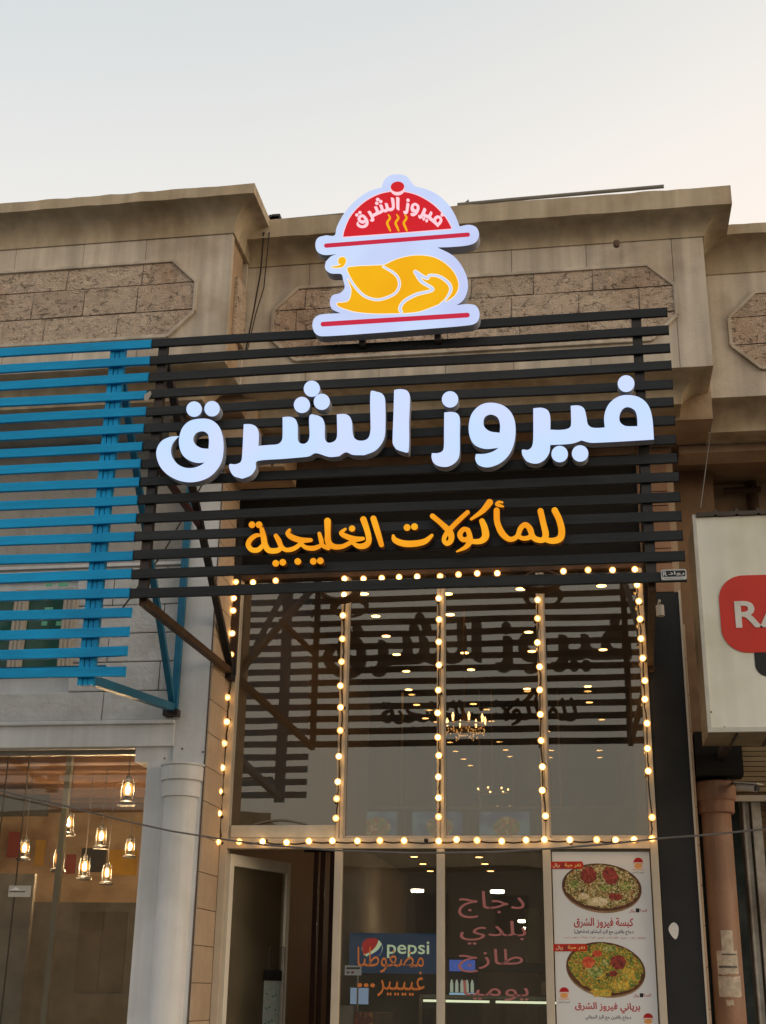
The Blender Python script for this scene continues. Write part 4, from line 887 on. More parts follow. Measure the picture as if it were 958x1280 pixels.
# glass display counter
yd = 3.4; a, b_ = at(527, 1256, yd), at(690, 1250, yd)
dc = thing('display_counter', 'glass display counter with a bright light strip along its top', 'counter', ((a.x + b_.x) / 2, yd + 0.4, 0.02))
part('top', MB().box(a.x - 0.02, 0.55, yd, yd + 0.8, b_.z + 0.001, b_.z + 0.03), mat('steel top', (0.35, 0.36, 0.33), 0.3, metal=0.5), dc)
tube_l = emit('cool strip light', srgb(225, 235, 205), 1.6); zs_ = at(600, 1253.5, yd).z
for xa_, xb_ in ((a.x + 0.02, at(612, 1252, yd).x), (at(620, 1252, yd).x, 0.5)): part('light_strip', MB().box(xa_, xb_, yd - 0.02, yd - 0.001, zs_, zs_ + 0.022), tube_l, dc)
part('front_glass', MB().box(a.x, 0.55, yd + 0.01, yd + 0.016, 0.9, b_.z), M_GLASS, dc); part('base', MB().box(a.x, 0.55, yd + 0.001, yd + 0.8, 0.02, 0.9), mat('grey counter base', (0.3, 0.3, 0.28), 0.5), dc)
part('post', MB().box(a.x - 0.025, a.x + 0.005, yd - 0.005, yd + 0.03, 0.9, b_.z), M_FRAME, dc)
part('inner_shelf', MB().box(a.x + 0.03, 0.5, yd + 0.1, yd + 0.7, 1.15, 1.17), mat('steel top', (0.3, 0.3, 0.3)), dc)
for k in range(9): part('tray', MB().lathe((a.x + 0.15 + k * 0.16, yd + 0.3, 1.172), [(0.05, 0), (0.065, 0.06), (0.06, 0.06), (0.04, 0.02)], 12), mat('steel tray', (0.4, 0.4, 0.37), 0.3, metal=0.6), dc)
pz = at(665, 1205, 8.0); pq = at(665, 1135, 8.0)
part('pillar', MB().box(at(657, 1170, 8.0).x, at(673, 1170, 8.0).x, 8.0, 8.2, 0.02, pq.z), mat('pale green grey pillar', (0.42, 0.45, 0.34), 0.6), IN)
hz_ = at(640, 1215, 5.5).z
hd_ = thing('extractor_hood', 'long dark steel hood above the display counter behind the pink lettering', 'hood', (at(640, 1200, 5.5).x, 5.5, hz_)); part('canopy', MB().box(at(598, 1200, 5.5).x, 0.55, 5.5, 6.2, hz_, at(640, 1203, 5.5).z), mat('dark steel', (0.07, 0.07, 0.065), 0.35, metal=0.5), hd_, bevel=0.01)
part('duct', MB().box(-0.3, 0.0, 5.8, 6.1, at(640, 1203, 5.5).z, 3.2), M_METAL, hd_)
wv = thing('wall_shelf', 'steel wall shelf with boxes at the back behind the cooler lettering', 'shelf', (-1.0, YB - 0.3, 1.9))
for z_ in (1.5, 1.95): part('board', MB().box(-0.9, 0.5, YB - 0.35, YB - 0.001, z_, z_ + 0.03), M_METAL, wv)
jx_ = random.Random(9)
for k in range(9): x = -0.85 + k * 0.145; part('box', MB().box(x, x + 0.11, YB - 0.3, YB - 0.1, 1.531, 1.6 + jx_.random() * 0.22), mat('box card %d' % (k % 3), [(0.4, 0.3, 0.2), (0.3, 0.32, 0.3), (0.45, 0.42, 0.36)][k % 3], 0.7), wv)
# till
yt = 1.7; a, b_ = at(438, 1255, yt), at(461, 1235, yt)
tl = thing('till_monitor', 'small blue till monitor on the counter by the door', 'monitor', ((a.x + b_.x) / 2, yt, a.z - 0.3))
part('casing', MB().box(a.x - 0.015, b_.x + 0.015, yt, yt + 0.03, a.z - 0.015, b_.z + 0.015), M_BWALL, tl, bevel=0.004); part('display', MB().box(a.x, b_.x, yt - 0.004, yt - 0.001, a.z, b_.z), emit('till display', srgb(140, 165, 200), 0.75), tl); part('stand', MB().box((a.x + b_.x) / 2 - 0.02, (a.x + b_.x) / 2 + 0.02, yt + 0.031, yt + 0.06, a.z - 0.3, a.z), M_BWALL, tl)
a, b_ = at(431, 1219, 1.6), at(452, 1207, 1.6)
ss = thing('card_sign', 'small white card sign on a thin pole above the till', 'sign', ((a.x + b_.x) / 2, 1.6, 1.2))
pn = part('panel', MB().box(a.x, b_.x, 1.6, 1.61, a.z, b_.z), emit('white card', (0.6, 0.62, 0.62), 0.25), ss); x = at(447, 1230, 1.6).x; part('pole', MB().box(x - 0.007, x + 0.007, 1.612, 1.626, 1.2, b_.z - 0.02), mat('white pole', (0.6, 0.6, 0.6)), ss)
flat('print', [(433, 1209), (450, 1209), (450, 1211.5), (433, 1211.5)], 1.598, M_TEAL, pn); flat('print', ell(441, 1215.5, 2, 1.5), 1.598, M_RED, pn); flat('print', [(433.5, 1214.5), (437, 1214.5), (437, 1216.5), (433.5, 1216.5)], 1.598, M_TEAL, pn)
ct = thing('cash_counter', 'service counter with red picture panel just inside the door', 'counter', (-1.7, 1.6, 0.02))
a = at(426, 1257, 1.45); b_ = at(445, 1257, 1.45); part('body', MB().box(-2.1, at(475, 1270, 1.45).x, 1.4, 2.2, 0.02, at(440, 1266, 1.4).z), mat('counter laminate', (0.2, 0.13, 0.1), 0.5), ct)
single('menu_stand', MB().box(at(437, 1268, 1.38).x, at(467, 1268, 1.38).x, 1.36, 1.38, at(450, 1300, 1.38).z, at(450, 1265, 1.38).z), rice('red picture print', [(150, 35, 30), (190, 60, 35), (120, 30, 30), (205, 140, 80)], 18), 'red printed picture panel at the bottom below the till monitor', 'picture panel', (at(450, 1300, 1.38)))
single('card_box', MB().box(at(424, 1290, 1.3).x, at(441, 1290, 1.3).x, 1.32, 1.5, at(430, 1300, 1.3).z, at(430, 1257, 1.3).z), mat('pale grey box', (0.4, 0.4, 0.4)), 'pale grey box beside the till at the bottom edge', 'box', at(430, 1300, 1.3), bevel=0.005)
# dark red curtain strips in the doorway
cu = thing('strip_curtain', 'dark red brown strip curtain beyond the open door', 'curtain', at(400, 1279, 1.9))
for k, px in enumerate((389, 397, 410)):
    x = at(px, 1200, 2.0).x; part('strip', MB().box(x, x + 0.045, 1.98 + 0.02 * (k % 2), 2.0 + 0.02 * (k % 2), 0.1, 2.75), mat('maroon strip', (0.09, 0.04, 0.028), 0.35, rand=0.3), cu)
part('rail', MB().box(at(383, 1200, 2.0).x - 0.05, at(420, 1200, 2.0).x, 1.97, 2.05, 2.751, 2.8), M_BSTEEL, cu)
wc = at(346, 1134, 1.6)
wk = thing('wall_clock', 'round dark rimmed clock seen through the open door', 'clock', wc); part('rim', MB().tube([(wc.x + 0.09 * math.cos(k / 24 * 6.283), 1.6, wc.z + 0.12 * math.sin(k / 24 * 6.283)) for k in range(24)], 0.016, 6, closed=True), M_DARK, wk)
part('dial', MB().lathe((wc.x, 1.61, wc.z), [(0.001, 0), (0.09, 0), (0.09, 0.01)], 24, axis='y'), M_BEIGE, wk)

# ================================================================== SLATTED SCREENS
YS = -2.70
ZS = [5.703 - 0.1272 * i for i in range(19)]
SH = 0.063; SD = 0.024
XBL, XBR = -2.836, 0.624
def board(x0, x1, y0, y1, z0, z1):
    n = 14; v = []; ph = random.uniform(0, 6); a = random.uniform(0.0015, 0.0045); tw = random.uniform(-0.003, 0.003)
    for i in range(n + 1):
        t = i / n; dz = a * math.sin(t * 7 + ph) + random.uniform(-0.0006, 0.0006); dy = 0.0025 * math.sin(t * 5 + ph * 2); k = tw * (t - 0.5); x = x0 + (x1 - x0) * t
        v += [(x, y0 + dy + k, z0 + dz), (x, y1 + dy * 0.3, z0 + dz), (x, y1 + dy * 0.3, z1 + dz), (x, y0 + dy - k, z1 + dz)]
    f = [(4 * i + j, 4 * i + 4 + j, 4 * i + 4 + (j + 1) % 4, 4 * i + (j + 1) % 4) for i in range(n) for j in range(4)]
    f = [q[::-1] for q in f]; f += [(0, 1, 2, 3)[::1], tuple(4 * n + j for j in (3, 2, 1, 0))]
    return MB().add(v, f)
BS = thing('slatted_screen', 'charcoal slatted sign screen standing out above the restaurant window', 'slatted screen', (-1.1, YS, ZS[14] - 0.06))
for i in range(15):
    part('slat', board(XBL + 0.002 + random.uniform(-0.002, 0.002), XBR + random.uniform(-0.003, 0.004), YS, YS + SD, ZS[i] - SH, ZS[i]), M_BLACK, BS, bevel=0.003)
BL = thing('slatted_screen', 'cyan slatted screen over the left shop, longer than the black one', 'slatted screen', (-4.0, YS, ZS[18] - 0.06))
for i in range(19):
    part('slat', board(-6.6, (XBL - 0.003 if i < 15 else -2.823) + random.uniform(-0.004, 0.004), YS - 0.001, YS + SD, ZS[i] - SH, ZS[i] + 0.0), M_BLUE, BL, bevel=0.003)
for x in (-3.09, -5.2):
    for k in range(3): part('post', MB().box(x - 0.05 + k * 0.036, x - 0.05 + k * 0.036 + 0.03, YS + SD + 0.001 + 0.006 * (k == 1), YS + SD + 0.05, ZS[18] - 0.11, ZS[0] - 0.03), M_BLUE, BL)
for x in (-2.765, 0.425):
    part('post', MB().box(x - 0.03, x + 0.03, YS + SD + 0.001, YS + SD + 0.05, ZS[14] - 0.05, ZS[0] - 0.03), M_BSTEEL, BS)
yp = YS + SD + 0.03
ft = Vector((-2.89, -0.12, 3.99))
part('strut', MB().bar((-2.765, yp, ZS[14] - 0.075), ft, 0.05, 0.05), M_RUST, BS)
part('strut', MB().bar((-2.765, yp + 0.03, ZS[0] - 0.1), ft + Vector((0.0, 0.02, 0.03)), 0.05, 0.05), M_BSTEEL, BS)
part('strut', MB().bar((-2.765, yp + 0.03, ZS[7]), (-2.84, -1.35, 4.83), 0.04, 0.04), mat('dark red primer', (0.06, 0.015, 0.012), 0.6), BS)
part('wall_post', MB().box(-2.9, -2.85, -0.1, -0.06, 3.97, 5.4), M_BSTEEL, BS); part('foot_plate', MB().box(-2.912, -2.86, -0.18, -0.05, 3.92, 4.02), M_BSTEEL, BS)
fr2 = Vector((0.52, -0.1, 3.99))
part('strut', MB().bar((0.425, yp, ZS[14] - 0.075), fr2, 0.045, 0.045), M_RUST, BS); part('strut', MB().bar((0.425, yp + 0.03, ZS[0] - 0.1), fr2 + Vector((0, 0.02, 0.03)), 0.045, 0.045), M_BSTEEL, BS)
part('wall_post', MB().box(0.51, 0.55, -0.1, -0.05, 3.93, 5.4), M_RUST, BS)
fb = Vector((-3.21, YW - 0.06, 3.60))
part('strut', MB().bar((-3.09, yp + 0.02, ZS[18] - 0.06), fb, 0.06, 0.06), M_BLUED, BL, bevel=0.004)
part('strut', MB().bar((-3.09, yp + 0.04, ZS[0] - 0.12), fb + Vector((0.0, 0.0, 0.05)), 0.045, 0.045), M_BLUED, BL)
part('wall_post', MB().box(-3.22, -3.17, YW - 0.06, YW - 0.01, 3.55, 5.5), M_BLUED, BL)
part('foot_plate', MB().box(-3.27, -3.15, YW - 0.09, YW - 0.009, 3.53, 3.58), M_BSTEEL, BL)
for q in ((-5.2, 'x'),): part('strut', MB().bar((-5.2, yp + 0.04, ZS[0] - 0.12), (-5.2, YW - 0.05, 3.6), 0.045, 0.045).bar((-5.2, yp + 0.04, ZS[18] - 0.06), (-5.2, YW - 0.05, 3.6), 0.045, 0.045), M_BLUED, BL)
part('brace', MB().bar((-5.2, yp + 0.3, 3.5), (-3.09, yp + 0.3, 3.5), 0.02, 0.02), M_BLUED, BL)
p = at(185, 495, YS - 0.02); part('joint_clip', MB().prism([(p.x - 0.03, p.z + 0.02), (p.x - 0.03, p.z - 0.02), (p.x - 0.005, p.z - 0.03), (p.x + 0.02, p.z + 0.02), (p.x + 0.01, p.z + 0.045)], YS - 0.006, YS - 0.002), M_METAL, BL)
# small tag sign on the lowest slat
p = at(827, 725, YS - 0.02); q = at(858, 711, YS - 0.02)
tg = thing('name_plate', 'small white maker plate screwed to the right end of the lowest black slat', 'plate', ((p.x + q.x) / 2, YS, p.z))
def rrect(x0, x1, z0, z1, r, n=6):
    o = []
    for cx_, cz_, a0 in ((x1 - r, z1 - r, 0), (x0 + r, z1 - r, 90), (x0 + r, z0 + r, 180), (x1 - r, z0 + r, 270)):
        for k in range(n + 1): t_ = math.radians(a0 + 90 * k / n); o.append((cx_ + r * math.cos(t_), cz_ + r * math.sin(t_)))
    return o
bk = part('backing', MB().prism(rrect(p.x, q.x, p.z, q.z, 0.012), YS - 0.018, YS - 0.001), mat('plate white', (0.42, 0.45, 0.45), 0.4), tg)
part('field', MB().prism(rrect(p.x + 0.007, q.x - 0.007, p.z + 0.02, q.z - 0.008, 0.006), YS - 0.020, YS - 0.0181), M_BWALL, bk)
MPW = mat('plate lettering', (0.5, 0.52, 0.52), 0.5)
part('lettering', text_mb('R', p.x + 0.011, p.x + 0.036, p.z + 0.022, q.z - 0.012, YS - 0.0215, 0.02), MPW, bk); part('lettering', text_mb(shape('رواد'), p.x + 0.042, q.x - 0.012, p.z + 0.024, q.z - 0.014, YS - 0.0215, 0.02), MPW, bk)
part('print_line', MB().box(p.x + 0.02, q.x - 0.02, YS - 0.0195, YS - 0.0181, p.z + 0.007, p.z + 0.012), M_SIDE, bk)
single('security_camera', MB().tube([at(825, 757, -0.25), at(826, 770, -0.25)], 0.032, 12).tube([at(825, 757, -0.25) + Vector((0, 0, 0.04)), at(825, 757, -0.25) + Vector((0, 0.22, 0.06))], 0.012, 6), mat('cream plastic', (0.5, 0.46, 0.38), 0.4), 'small cream security camera on the black wall just below the maker plate', 'camera', at(826, 775, -0.25))

# ================================================================== MAIN ILLUMINATED LETTERS
YLT = YS - 0.10
MFACE = litface('lit white letter face', srgb(202, 214, 255), srgb(190, 216, 255), 0.95)
ML = thing('sign_lettering', 'large glowing white three dimensional Arabic letters on the charcoal slats', 'sign letters', (-1.1, YLT, at(500, 600, YLT).z))
def A(p): return crop(p, 150, 400, 3.832)
def B(p): return crop(p, 170, 460, 2.8176)
def C_(p): return crop(p, 400, 480, 4.79)
def D_(p): return crop(p, 500, 460, 2.8176)
def letter(loops, nm='letter', y0=YLT, y1=None, face=None, side=None, parent=None):
    y1 = y1 or y0 + 0.075
    lp = [toplane(l, y0) for l in loops]
    return part(nm, MB().loops(lp, y0, y1, 0, 1), [face or MFACE, side or M_SIDE], parent or ML)
MAIN = []
def L_(outer, corners=(), holes=()):
    MAIN.append([smooth(outer, corners)] + [smooth(h, c) for h, c in holes])
L_(A([(395, 472), (440, 480), (475, 510), (493, 560), (497, 620), (487, 680), (455, 730), (410, 762), (350, 777), (290, 771), (235, 745), (195, 705), (176, 655), (178, 615), (200, 580), (240, 560), (284, 556), (256, 588), (245, 622), (252, 658), (277, 690), (312, 707), (352, 708), (385, 697), (406, 683), (368, 684), (330, 671), (300, 645), (285, 605), (285, 560), (302, 513), (338, 482)]), (16, 24),
   [(A([(395, 533), (420, 545), (427, 575), (425, 617), (390, 613), (362, 596), (352, 570), (365, 543)]), (3,))])
L_(A(circle(356, 427, 37))); L_(A(circle(442, 425, 37)))
L_(B([(380, 198), (405, 198), (425, 208), (433, 230), (432, 274), (470, 271), (500, 268), (514, 255), (517, 235), (517, 173), (545, 172), (563, 182), (570, 205), (571, 250), (577, 263), (592, 267), (606, 258), (612, 238), (612, 168), (640, 167), (657, 177), (665, 200), (666, 248), (675, 262), (690, 262), (704, 253), (709, 235), (708, 163), (735, 162), (752, 170), (761, 190), (764, 230), (772, 249), (790, 256), (812, 252), (823, 238), (827, 215), (827, 84), (850, 84), (869, 92), (878, 112), (879, 215), (872, 255), (845, 290), (805, 307), (765, 306), (740, 297), (715, 311), (680, 313), (635, 300), (610, 311), (580, 315), (520, 320), (428, 328), (422, 355), (405, 378), (375, 390), (345, 380), (331, 358), (330, 339), (350, 339), (368, 332), (374, 315)]), (0, 4, 9, 19, 27, 36, 44, 47, 51, 56))
L_(B(circle(620, 73, 28.5))); L_(B(circle(585, 130, 28.5))); L_(B(circle(655, 119, 28.5)))
L_(C_([(445, 36), (470, 31), (500, 32), (525, 42), (539, 70), (539, 120), (535, 220), (531, 404), (490, 403), (457, 390), (438, 360), (436, 320), (441, 180)]), (0, 9))
L_(C_([(745, 170), (790, 167), (822, 176), (838, 205), (838, 300), (838, 400), (830, 445), (803, 477), (760, 496), (710, 491), (680, 470), (669, 438), (671, 414), (710, 413), (735, 400), (743, 372), (744, 280)]), (0, 12)); L_(C_(circle(780, 92, 49)))
L_(D_([(320, 122), (362, 131), (393, 158), (407, 200), (404, 258), (385, 305), (352, 336), (310, 350), (278, 342), (266, 322), (268, 303), (300, 302), (328, 294), (348, 281), (302, 285), (264, 271), (246, 240), (243, 200), (254, 160), (283, 131)]), (10, 13),
   [(D_([(323, 164), (345, 175), (353, 200), (352, 228), (318, 223), (298, 207), (295, 185), (303, 170)]), (3,))])
L_(D_([(470, 142), (500, 140), (522, 150), (530, 175), (530, 217), (565, 218), (593, 213), (603, 200), (602, 133), (630, 132), (649, 143), (657, 170), (662, 197), (676, 209), (700, 211), (722, 209), (720, 170), (734, 130), (765, 103), (800, 95), (843, 103), (874, 130), (889, 175), (895, 252), (780, 259), (700, 263), (670, 263), (640, 255), (612, 265), (580, 269), (530, 271), (526, 300), (508, 325), (480, 337), (448, 329), (431, 306), (431, 288), (452, 288), (466, 275), (470, 245)]), (0, 4, 8, 15, 23, 27, 30, 35),
   [(D_([(805, 138), (828, 150), (836, 175), (837, 205), (795, 204), (776, 190), (774, 167), (785, 145)]), (3,))])
L_(D_(circle(797, 55, 29.5))); L_(D_(circle(563, 303, 29))); L_(D_(circle(635, 301, 29)))
DOTS = {1, 2, 4, 5, 6, 9, 12, 13, 14}
for i, lp in enumerate(MAIN): letter(lp, nm='dot' if i in DOTS else 'letter')
# little standoffs behind the letters
for px, py in ((250, 570), (340, 580), (420, 560), (500, 560), (560, 570), (620, 570), (680, 560), (760, 545), (800, 540)):
    p = at(px, py, YLT + 0.076); part('standoff', MB().tube([p, p + Vector((0, 0.024, 0))], 0.008, 6), M_METAL, ML)

# ================================================================== ORANGE LETTERS
YO = YS - 0.06
MOF = litface('lit orange letter face', srgb(240, 150, 20), srgb(250, 172, 30), 0.88, 5)
OL = thing('sign_lettering', 'smaller glowing orange Arabic letters on the lower charcoal slats', 'sign letters', (-1.1, YO, at(500, 700, YO).z))
def E_(p): return [(300 + x / 4.79, 620 + y / 4.79, w / 4.79) for x, y, w in p]
def F_(p): return [(480 + x / 3.992, 615 + y / 3.992, w / 3.992) for x, y, w in p]
fd = Field(295, 605, 722, 735, 0.35)
for s_ in (E_([(132, 200, 14), (142, 245, 17), (150, 290, 18), (175, 325, 17), (225, 326, 16), (250, 305, 14)]), E_([(125, 235, 8), (95, 237, 13), (62, 262, 15), (50, 293, 15), (72, 322, 15), (110, 322, 15), (138, 295, 13)]),
           E_([(216, 238, 13), (232, 265, 16), (247, 300, 14), (275, 322, 13), (315, 318, 14), (350, 298, 13), (380, 268, 13)]), E_([(298, 203, 9), (287, 225, 14), (315, 248, 17), (365, 264, 17), (425, 264, 12)]), E_([(365, 285, 10), (395, 308, 13), (440, 313, 15), (475, 302, 13)]),
           E_([(476, 225, 11), (486, 260, 14), (495, 295, 13), (530, 312, 13)]), E_([(525, 150, 20), (526, 220, 17), (530, 275, 19), (560, 302, 17), (610, 303, 14), (655, 283, 13), (690, 265, 12)]), E_([(632, 198, 8), (607, 222, 13), (640, 243, 16), (690, 258, 17), (738, 255, 11)]),
           E_([(675, 280, 10), (710, 300, 15), (750, 296, 18), (772, 270, 17), (765, 215, 17), (740, 140, 19)]), E_([(800, 135, 18), (822, 205, 18), (848, 292, 15)]),
           F_([(47, 218, 7), (56, 240, 14), (95, 256, 16), (150, 258, 16), (205, 246, 14), (240, 216, 8)]), F_([(243, 120, 13), (285, 155, 13), (330, 200, 16), (336, 238, 14), (316, 257, 12), (300, 240, 11), (314, 205, 12), (365, 150, 12), (418, 101, 11)]),
           F_([(420, 190, 12), (398, 186, 12), (379, 212, 13), (395, 238, 12), (428, 228, 14), (420, 190, 12)]), F_([(428, 210, 12), (430, 245, 14), (408, 275, 11), (364, 297, 4)]), F_([(528, 52, 17), (492, 95, 13), (436, 135, 7)]), F_([(490, 145, 14), (503, 180, 17), (507, 222, 18), (480, 246, 14), (430, 246, 12)]),
           F_([(563, 92, 15), (566, 150, 15), (590, 205, 16), (628, 236, 13), (665, 222, 12), (682, 182, 13), (706, 163, 13), (730, 185, 15), (735, 220, 13), (700, 232, 11), (672, 222, 11)]), F_([(730, 190, 13), (750, 230, 14), (790, 240, 14), (808, 215, 16), (797, 160, 15), (782, 95, 15)]), F_([(800, 235, 12), (840, 244, 15), (878, 232, 17), (888, 195, 17), (876, 140, 16), (853, 92, 16)]),
           F_([(592, 52, 5), (572, 50, 7), (562, 62, 7), (580, 68, 8), (595, 72, 5)])): fd.stroke(s_)
for x, y, r_ in ((73, 172, 20), (115, 172, 20), (672, 195, 19), (215, 403, 20), (257, 397, 20), (347, 392, 20), (440, 391, 20), (482, 388, 20)): fd.stroke([(300 + x / 4.79, 620 + y / 4.79, r_ / 4.79), (300.01 + x / 4.79, 620 + y / 4.79, r_ / 4.79)], smoothit=False)
for x, y, r_ in ((116, 177, 17), (153, 173, 17)): fd.stroke([(480 + x / 3.992, 615 + y / 3.992, r_ / 3.992), (480.01 + x / 3.992, 615 + y / 3.992, r_ / 3.992)], smoothit=False)
for isl in islands(fd.contours()):
    letter(isl, 'dot' if abs(area(isl[0])) < 75 and len(isl) == 1 else 'letter', YO, YO + 0.05, MOF, M_OSIDE, OL)

# ================================================================== LOGO SIGN ON TOP
YG = YS - 0.14
def G(p): return crop(p, 360, 200, 3.4214)
def H(p): return crop(p, 410, 310, 5.042)
MBK = litface('lit pale blue panel', srgb(198, 208, 248), srgb(204, 222, 255), 0.86); MGRED = emit('lit red panel', srgb(196, 12, 28), 0.66, (0.4, 0.01, 0.02)); MGBAR = emit('lit crimson bar', srgb(178, 30, 58), 0.8, (0.3, 0.01, 0.03))
MGYEL = litface('lit amber panel', srgb(246, 176, 6), srgb(250, 188, 12), 0.84); MGW = emit('lit white strip', srgb(250, 238, 215), 0.92); MGPK = emit('lit pink white strip', srgb(250, 205, 215), 0.92)
LG = thing('logo_sign', 'glowing roast chicken under a red dish cover sign on top of the black slats', 'sign', (at(495, 410, YG).x, YG, at(495, 415, YG).z))
outl = G([(470, 61), (505, 68), (527, 92), (545, 112), (590, 124), (640, 148), (685, 188), (715, 235), (735, 284), (775, 277), (806, 288), (818, 318), (805, 350), (770, 365), (700, 372), (640, 374), (705, 408), (745, 455), (768, 510), (768, 560), (750, 600), (722, 621), (770, 616), (805, 624), (820, 655), (812, 690), (780, 706), (600, 722), (400, 738), (150, 754), (118, 742), (105, 708), (115, 675), (145, 660), (225, 655), (190, 638), (180, 610), (190, 580), (225, 568), (243, 545), (236, 510), (228, 488), (185, 485), (160, 465), (162, 435), (185, 412), (210, 403), (155, 406), (125, 390), (118, 358), (130, 332), (165, 322), (200, 322), (210, 285), (240, 230), (288, 175), (345, 135), (402, 117), (410, 90), (435, 67)])
ol = smooth(outl, (8, 15, 21, 34, 40, 44, 46, 51, 57, 2))
bp_ = letter([ol], 'backing_panel', YG, YG + 0.085, MBK, M_SIDE, LG)
def lay(nm, loop, k, m_, par=bp_):
    y = YG - 0.002 * k; return part(nm, MB().loops([toplane(loop, y)], y, y + 0.0015), m_, par)
def layl(nm, loops, k, m_, par=bp_):
    y = YG - 0.002 * k; return part(nm, MB().loops([toplane(l, y) for l in loops], y, y + 0.0015), m_, par)
def grow(loop, d):
    n = len(loop); o = []; s_ = 1 if area(loop) > 0 else -1
    for i in range(n):
        a, b_ = loop[i - 1], loop[(i + 1) % n]; dx, dy = b_[0] - a[0], b_[1] - a[1]; l = math.hypot(dx, dy) + 1e-9; o.append((loop[i][0] + s_ * dy / l * d, loop[i][1] - s_ * dx / l * d))
    return o
dome = smooth(G([(237, 328), (243, 300), (268, 243), (318, 188), (380, 151), (440, 136), (500, 137), (560, 154), (620, 190), (668, 238), (692, 275), (700, 293), (460, 312)]), (0, 11, 12))
lay('dome_border', grow(dome, 1.1), 1, MGPK); lay('dome', dome, 2, MGRED)
lay('knob_border', G(ell(469, 124, 31, 27)), 3, MGPK); lay('knob', G(ell(469, 114, 29, 22, -0.1)), 4, MGRED)
def capsule(x0, y0, x1, y1, r): 
    a = math.atan2(y1 - y0, x1 - x0); return [(x1 + r * math.cos(a - math.pi / 2 + math.pi * k / 8), y1 + r * math.sin(a - math.pi / 2 + math.pi * k / 8)) for k in range(9)] + [(x0 + r * math.cos(a + math.pi / 2 + math.pi * k / 8), y0 + r * math.sin(a + math.pi / 2 + math.pi * k / 8)) for k in range(9)]
lay('bar', G(capsule(164, 366, 770, 319, 9)), 1, MGBAR); lay('bar', G(capsule(150, 702, 768, 663, 10)), 1, MGBAR)
fd = Field(405, 312, 585, 400, 0.3)
fd.poly(smooth(H([(355, 108), (430, 73), (510, 52), (590, 47), (670, 60), (740, 98), (792, 150), (820, 210), (821, 255), (800, 297), (760, 328), (715, 347), (690, 357), (620, 385), (560, 402), (470, 410), (300, 412), (180, 402), (105, 382), (62, 362), (60, 347), (95, 344), (128, 335), (145, 305), (150, 258), (125, 190), (122, 130), (160, 117), (250, 112)]), (0, 11, 24)))
for s_ in ([(118, 118, 6), (118, 150, 9), (160, 228, 10), (225, 298, 10), (300, 325, 10), (365, 315, 10), (430, 280, 10), (452, 222, 10), (425, 165, 10), (350, 118, 9)], [(555, 153, 15), (592, 212, 13), (662, 262, 11), (560, 292, 12), (482, 335, 12), (455, 378, 12), (462, 400, 12)],
           [(552, 150, 14), (605, 182, 12), (630, 190, 11), (640, 172, 10), (700, 178, 11), (760, 220, 12), (775, 265, 11), (745, 320, 8), (710, 350, 6)]):
    fd.stroke([(410 + x / 5.042, 310 + y / 5.042, w / 5.042) for x, y, w in s_], sub=True)
fd.stroke([(410 + x / 5.042, 310 + y / 5.042, w / 5.042) for x, y, w in ((75, 92, 8), (82, 78, 16), (95, 78, 20), (92, 100, 14))]); fd.stroke([(410 + x / 5.042, 310 + y / 5.042, w / 5.042) for x, y, w in ((28, 119, 3), (60, 118, 6), (90, 112, 8))])
for isl in islands(fd.contours()):
    if abs(area(isl[0])) > 3: layl('bird_panel', isl, 2, MGYEL); layl('bird_border', [grow(isl[0], 0.8)], 1, MGW)
for x in (430, 466, 501):
    f2_ = Field(470, 262, 520, 296, 0.2); f2_.stroke([(360 + a / 3.4214, 200 + b_ / 3.4214, w / 3.4214) for a, b_, w in ((x, 234, 3), (x + 7, 248, 4.5), (x - 5, 268, 5), (x + 2, 288, 5), (x + 8, 302, 3.5))])
    for isl in islands(f2_.contours()): layl('steam_line', isl, 3, MGYEL)
# the same word as on the main sign, bent round the dish cover
arc_c = (500.0, 328.5); R_b = 66.0
for i, lp in enumerate(MAIN):
    out_ = []
    for l in lp:
        q = []
        for px, py in l:
            if False: pass
            u = (px - 507) / 312.0; yb = 583 - (px - 200) * 0.062; h = (yb - py) / 100.0
            th = u * 0.84 - 0.02; r_ = R_b + h * 21.0; q.append((arc_c[0] + r_ * math.sin(th), arc_c[1] - r_ * math.cos(th)))
        out_.append(q)
    layl('dot' if i in DOTS else 'letter', out_, 4, MGPK)
for px in (450, 545): p = at(px, 412, YG); part('support', MB().box(p.x - 0.02, p.x + 0.02, YG + 0.086, YS - 0.001, ZS[1] - 0.04, ZS[0] + 0.25), M_BSTEEL, LG)

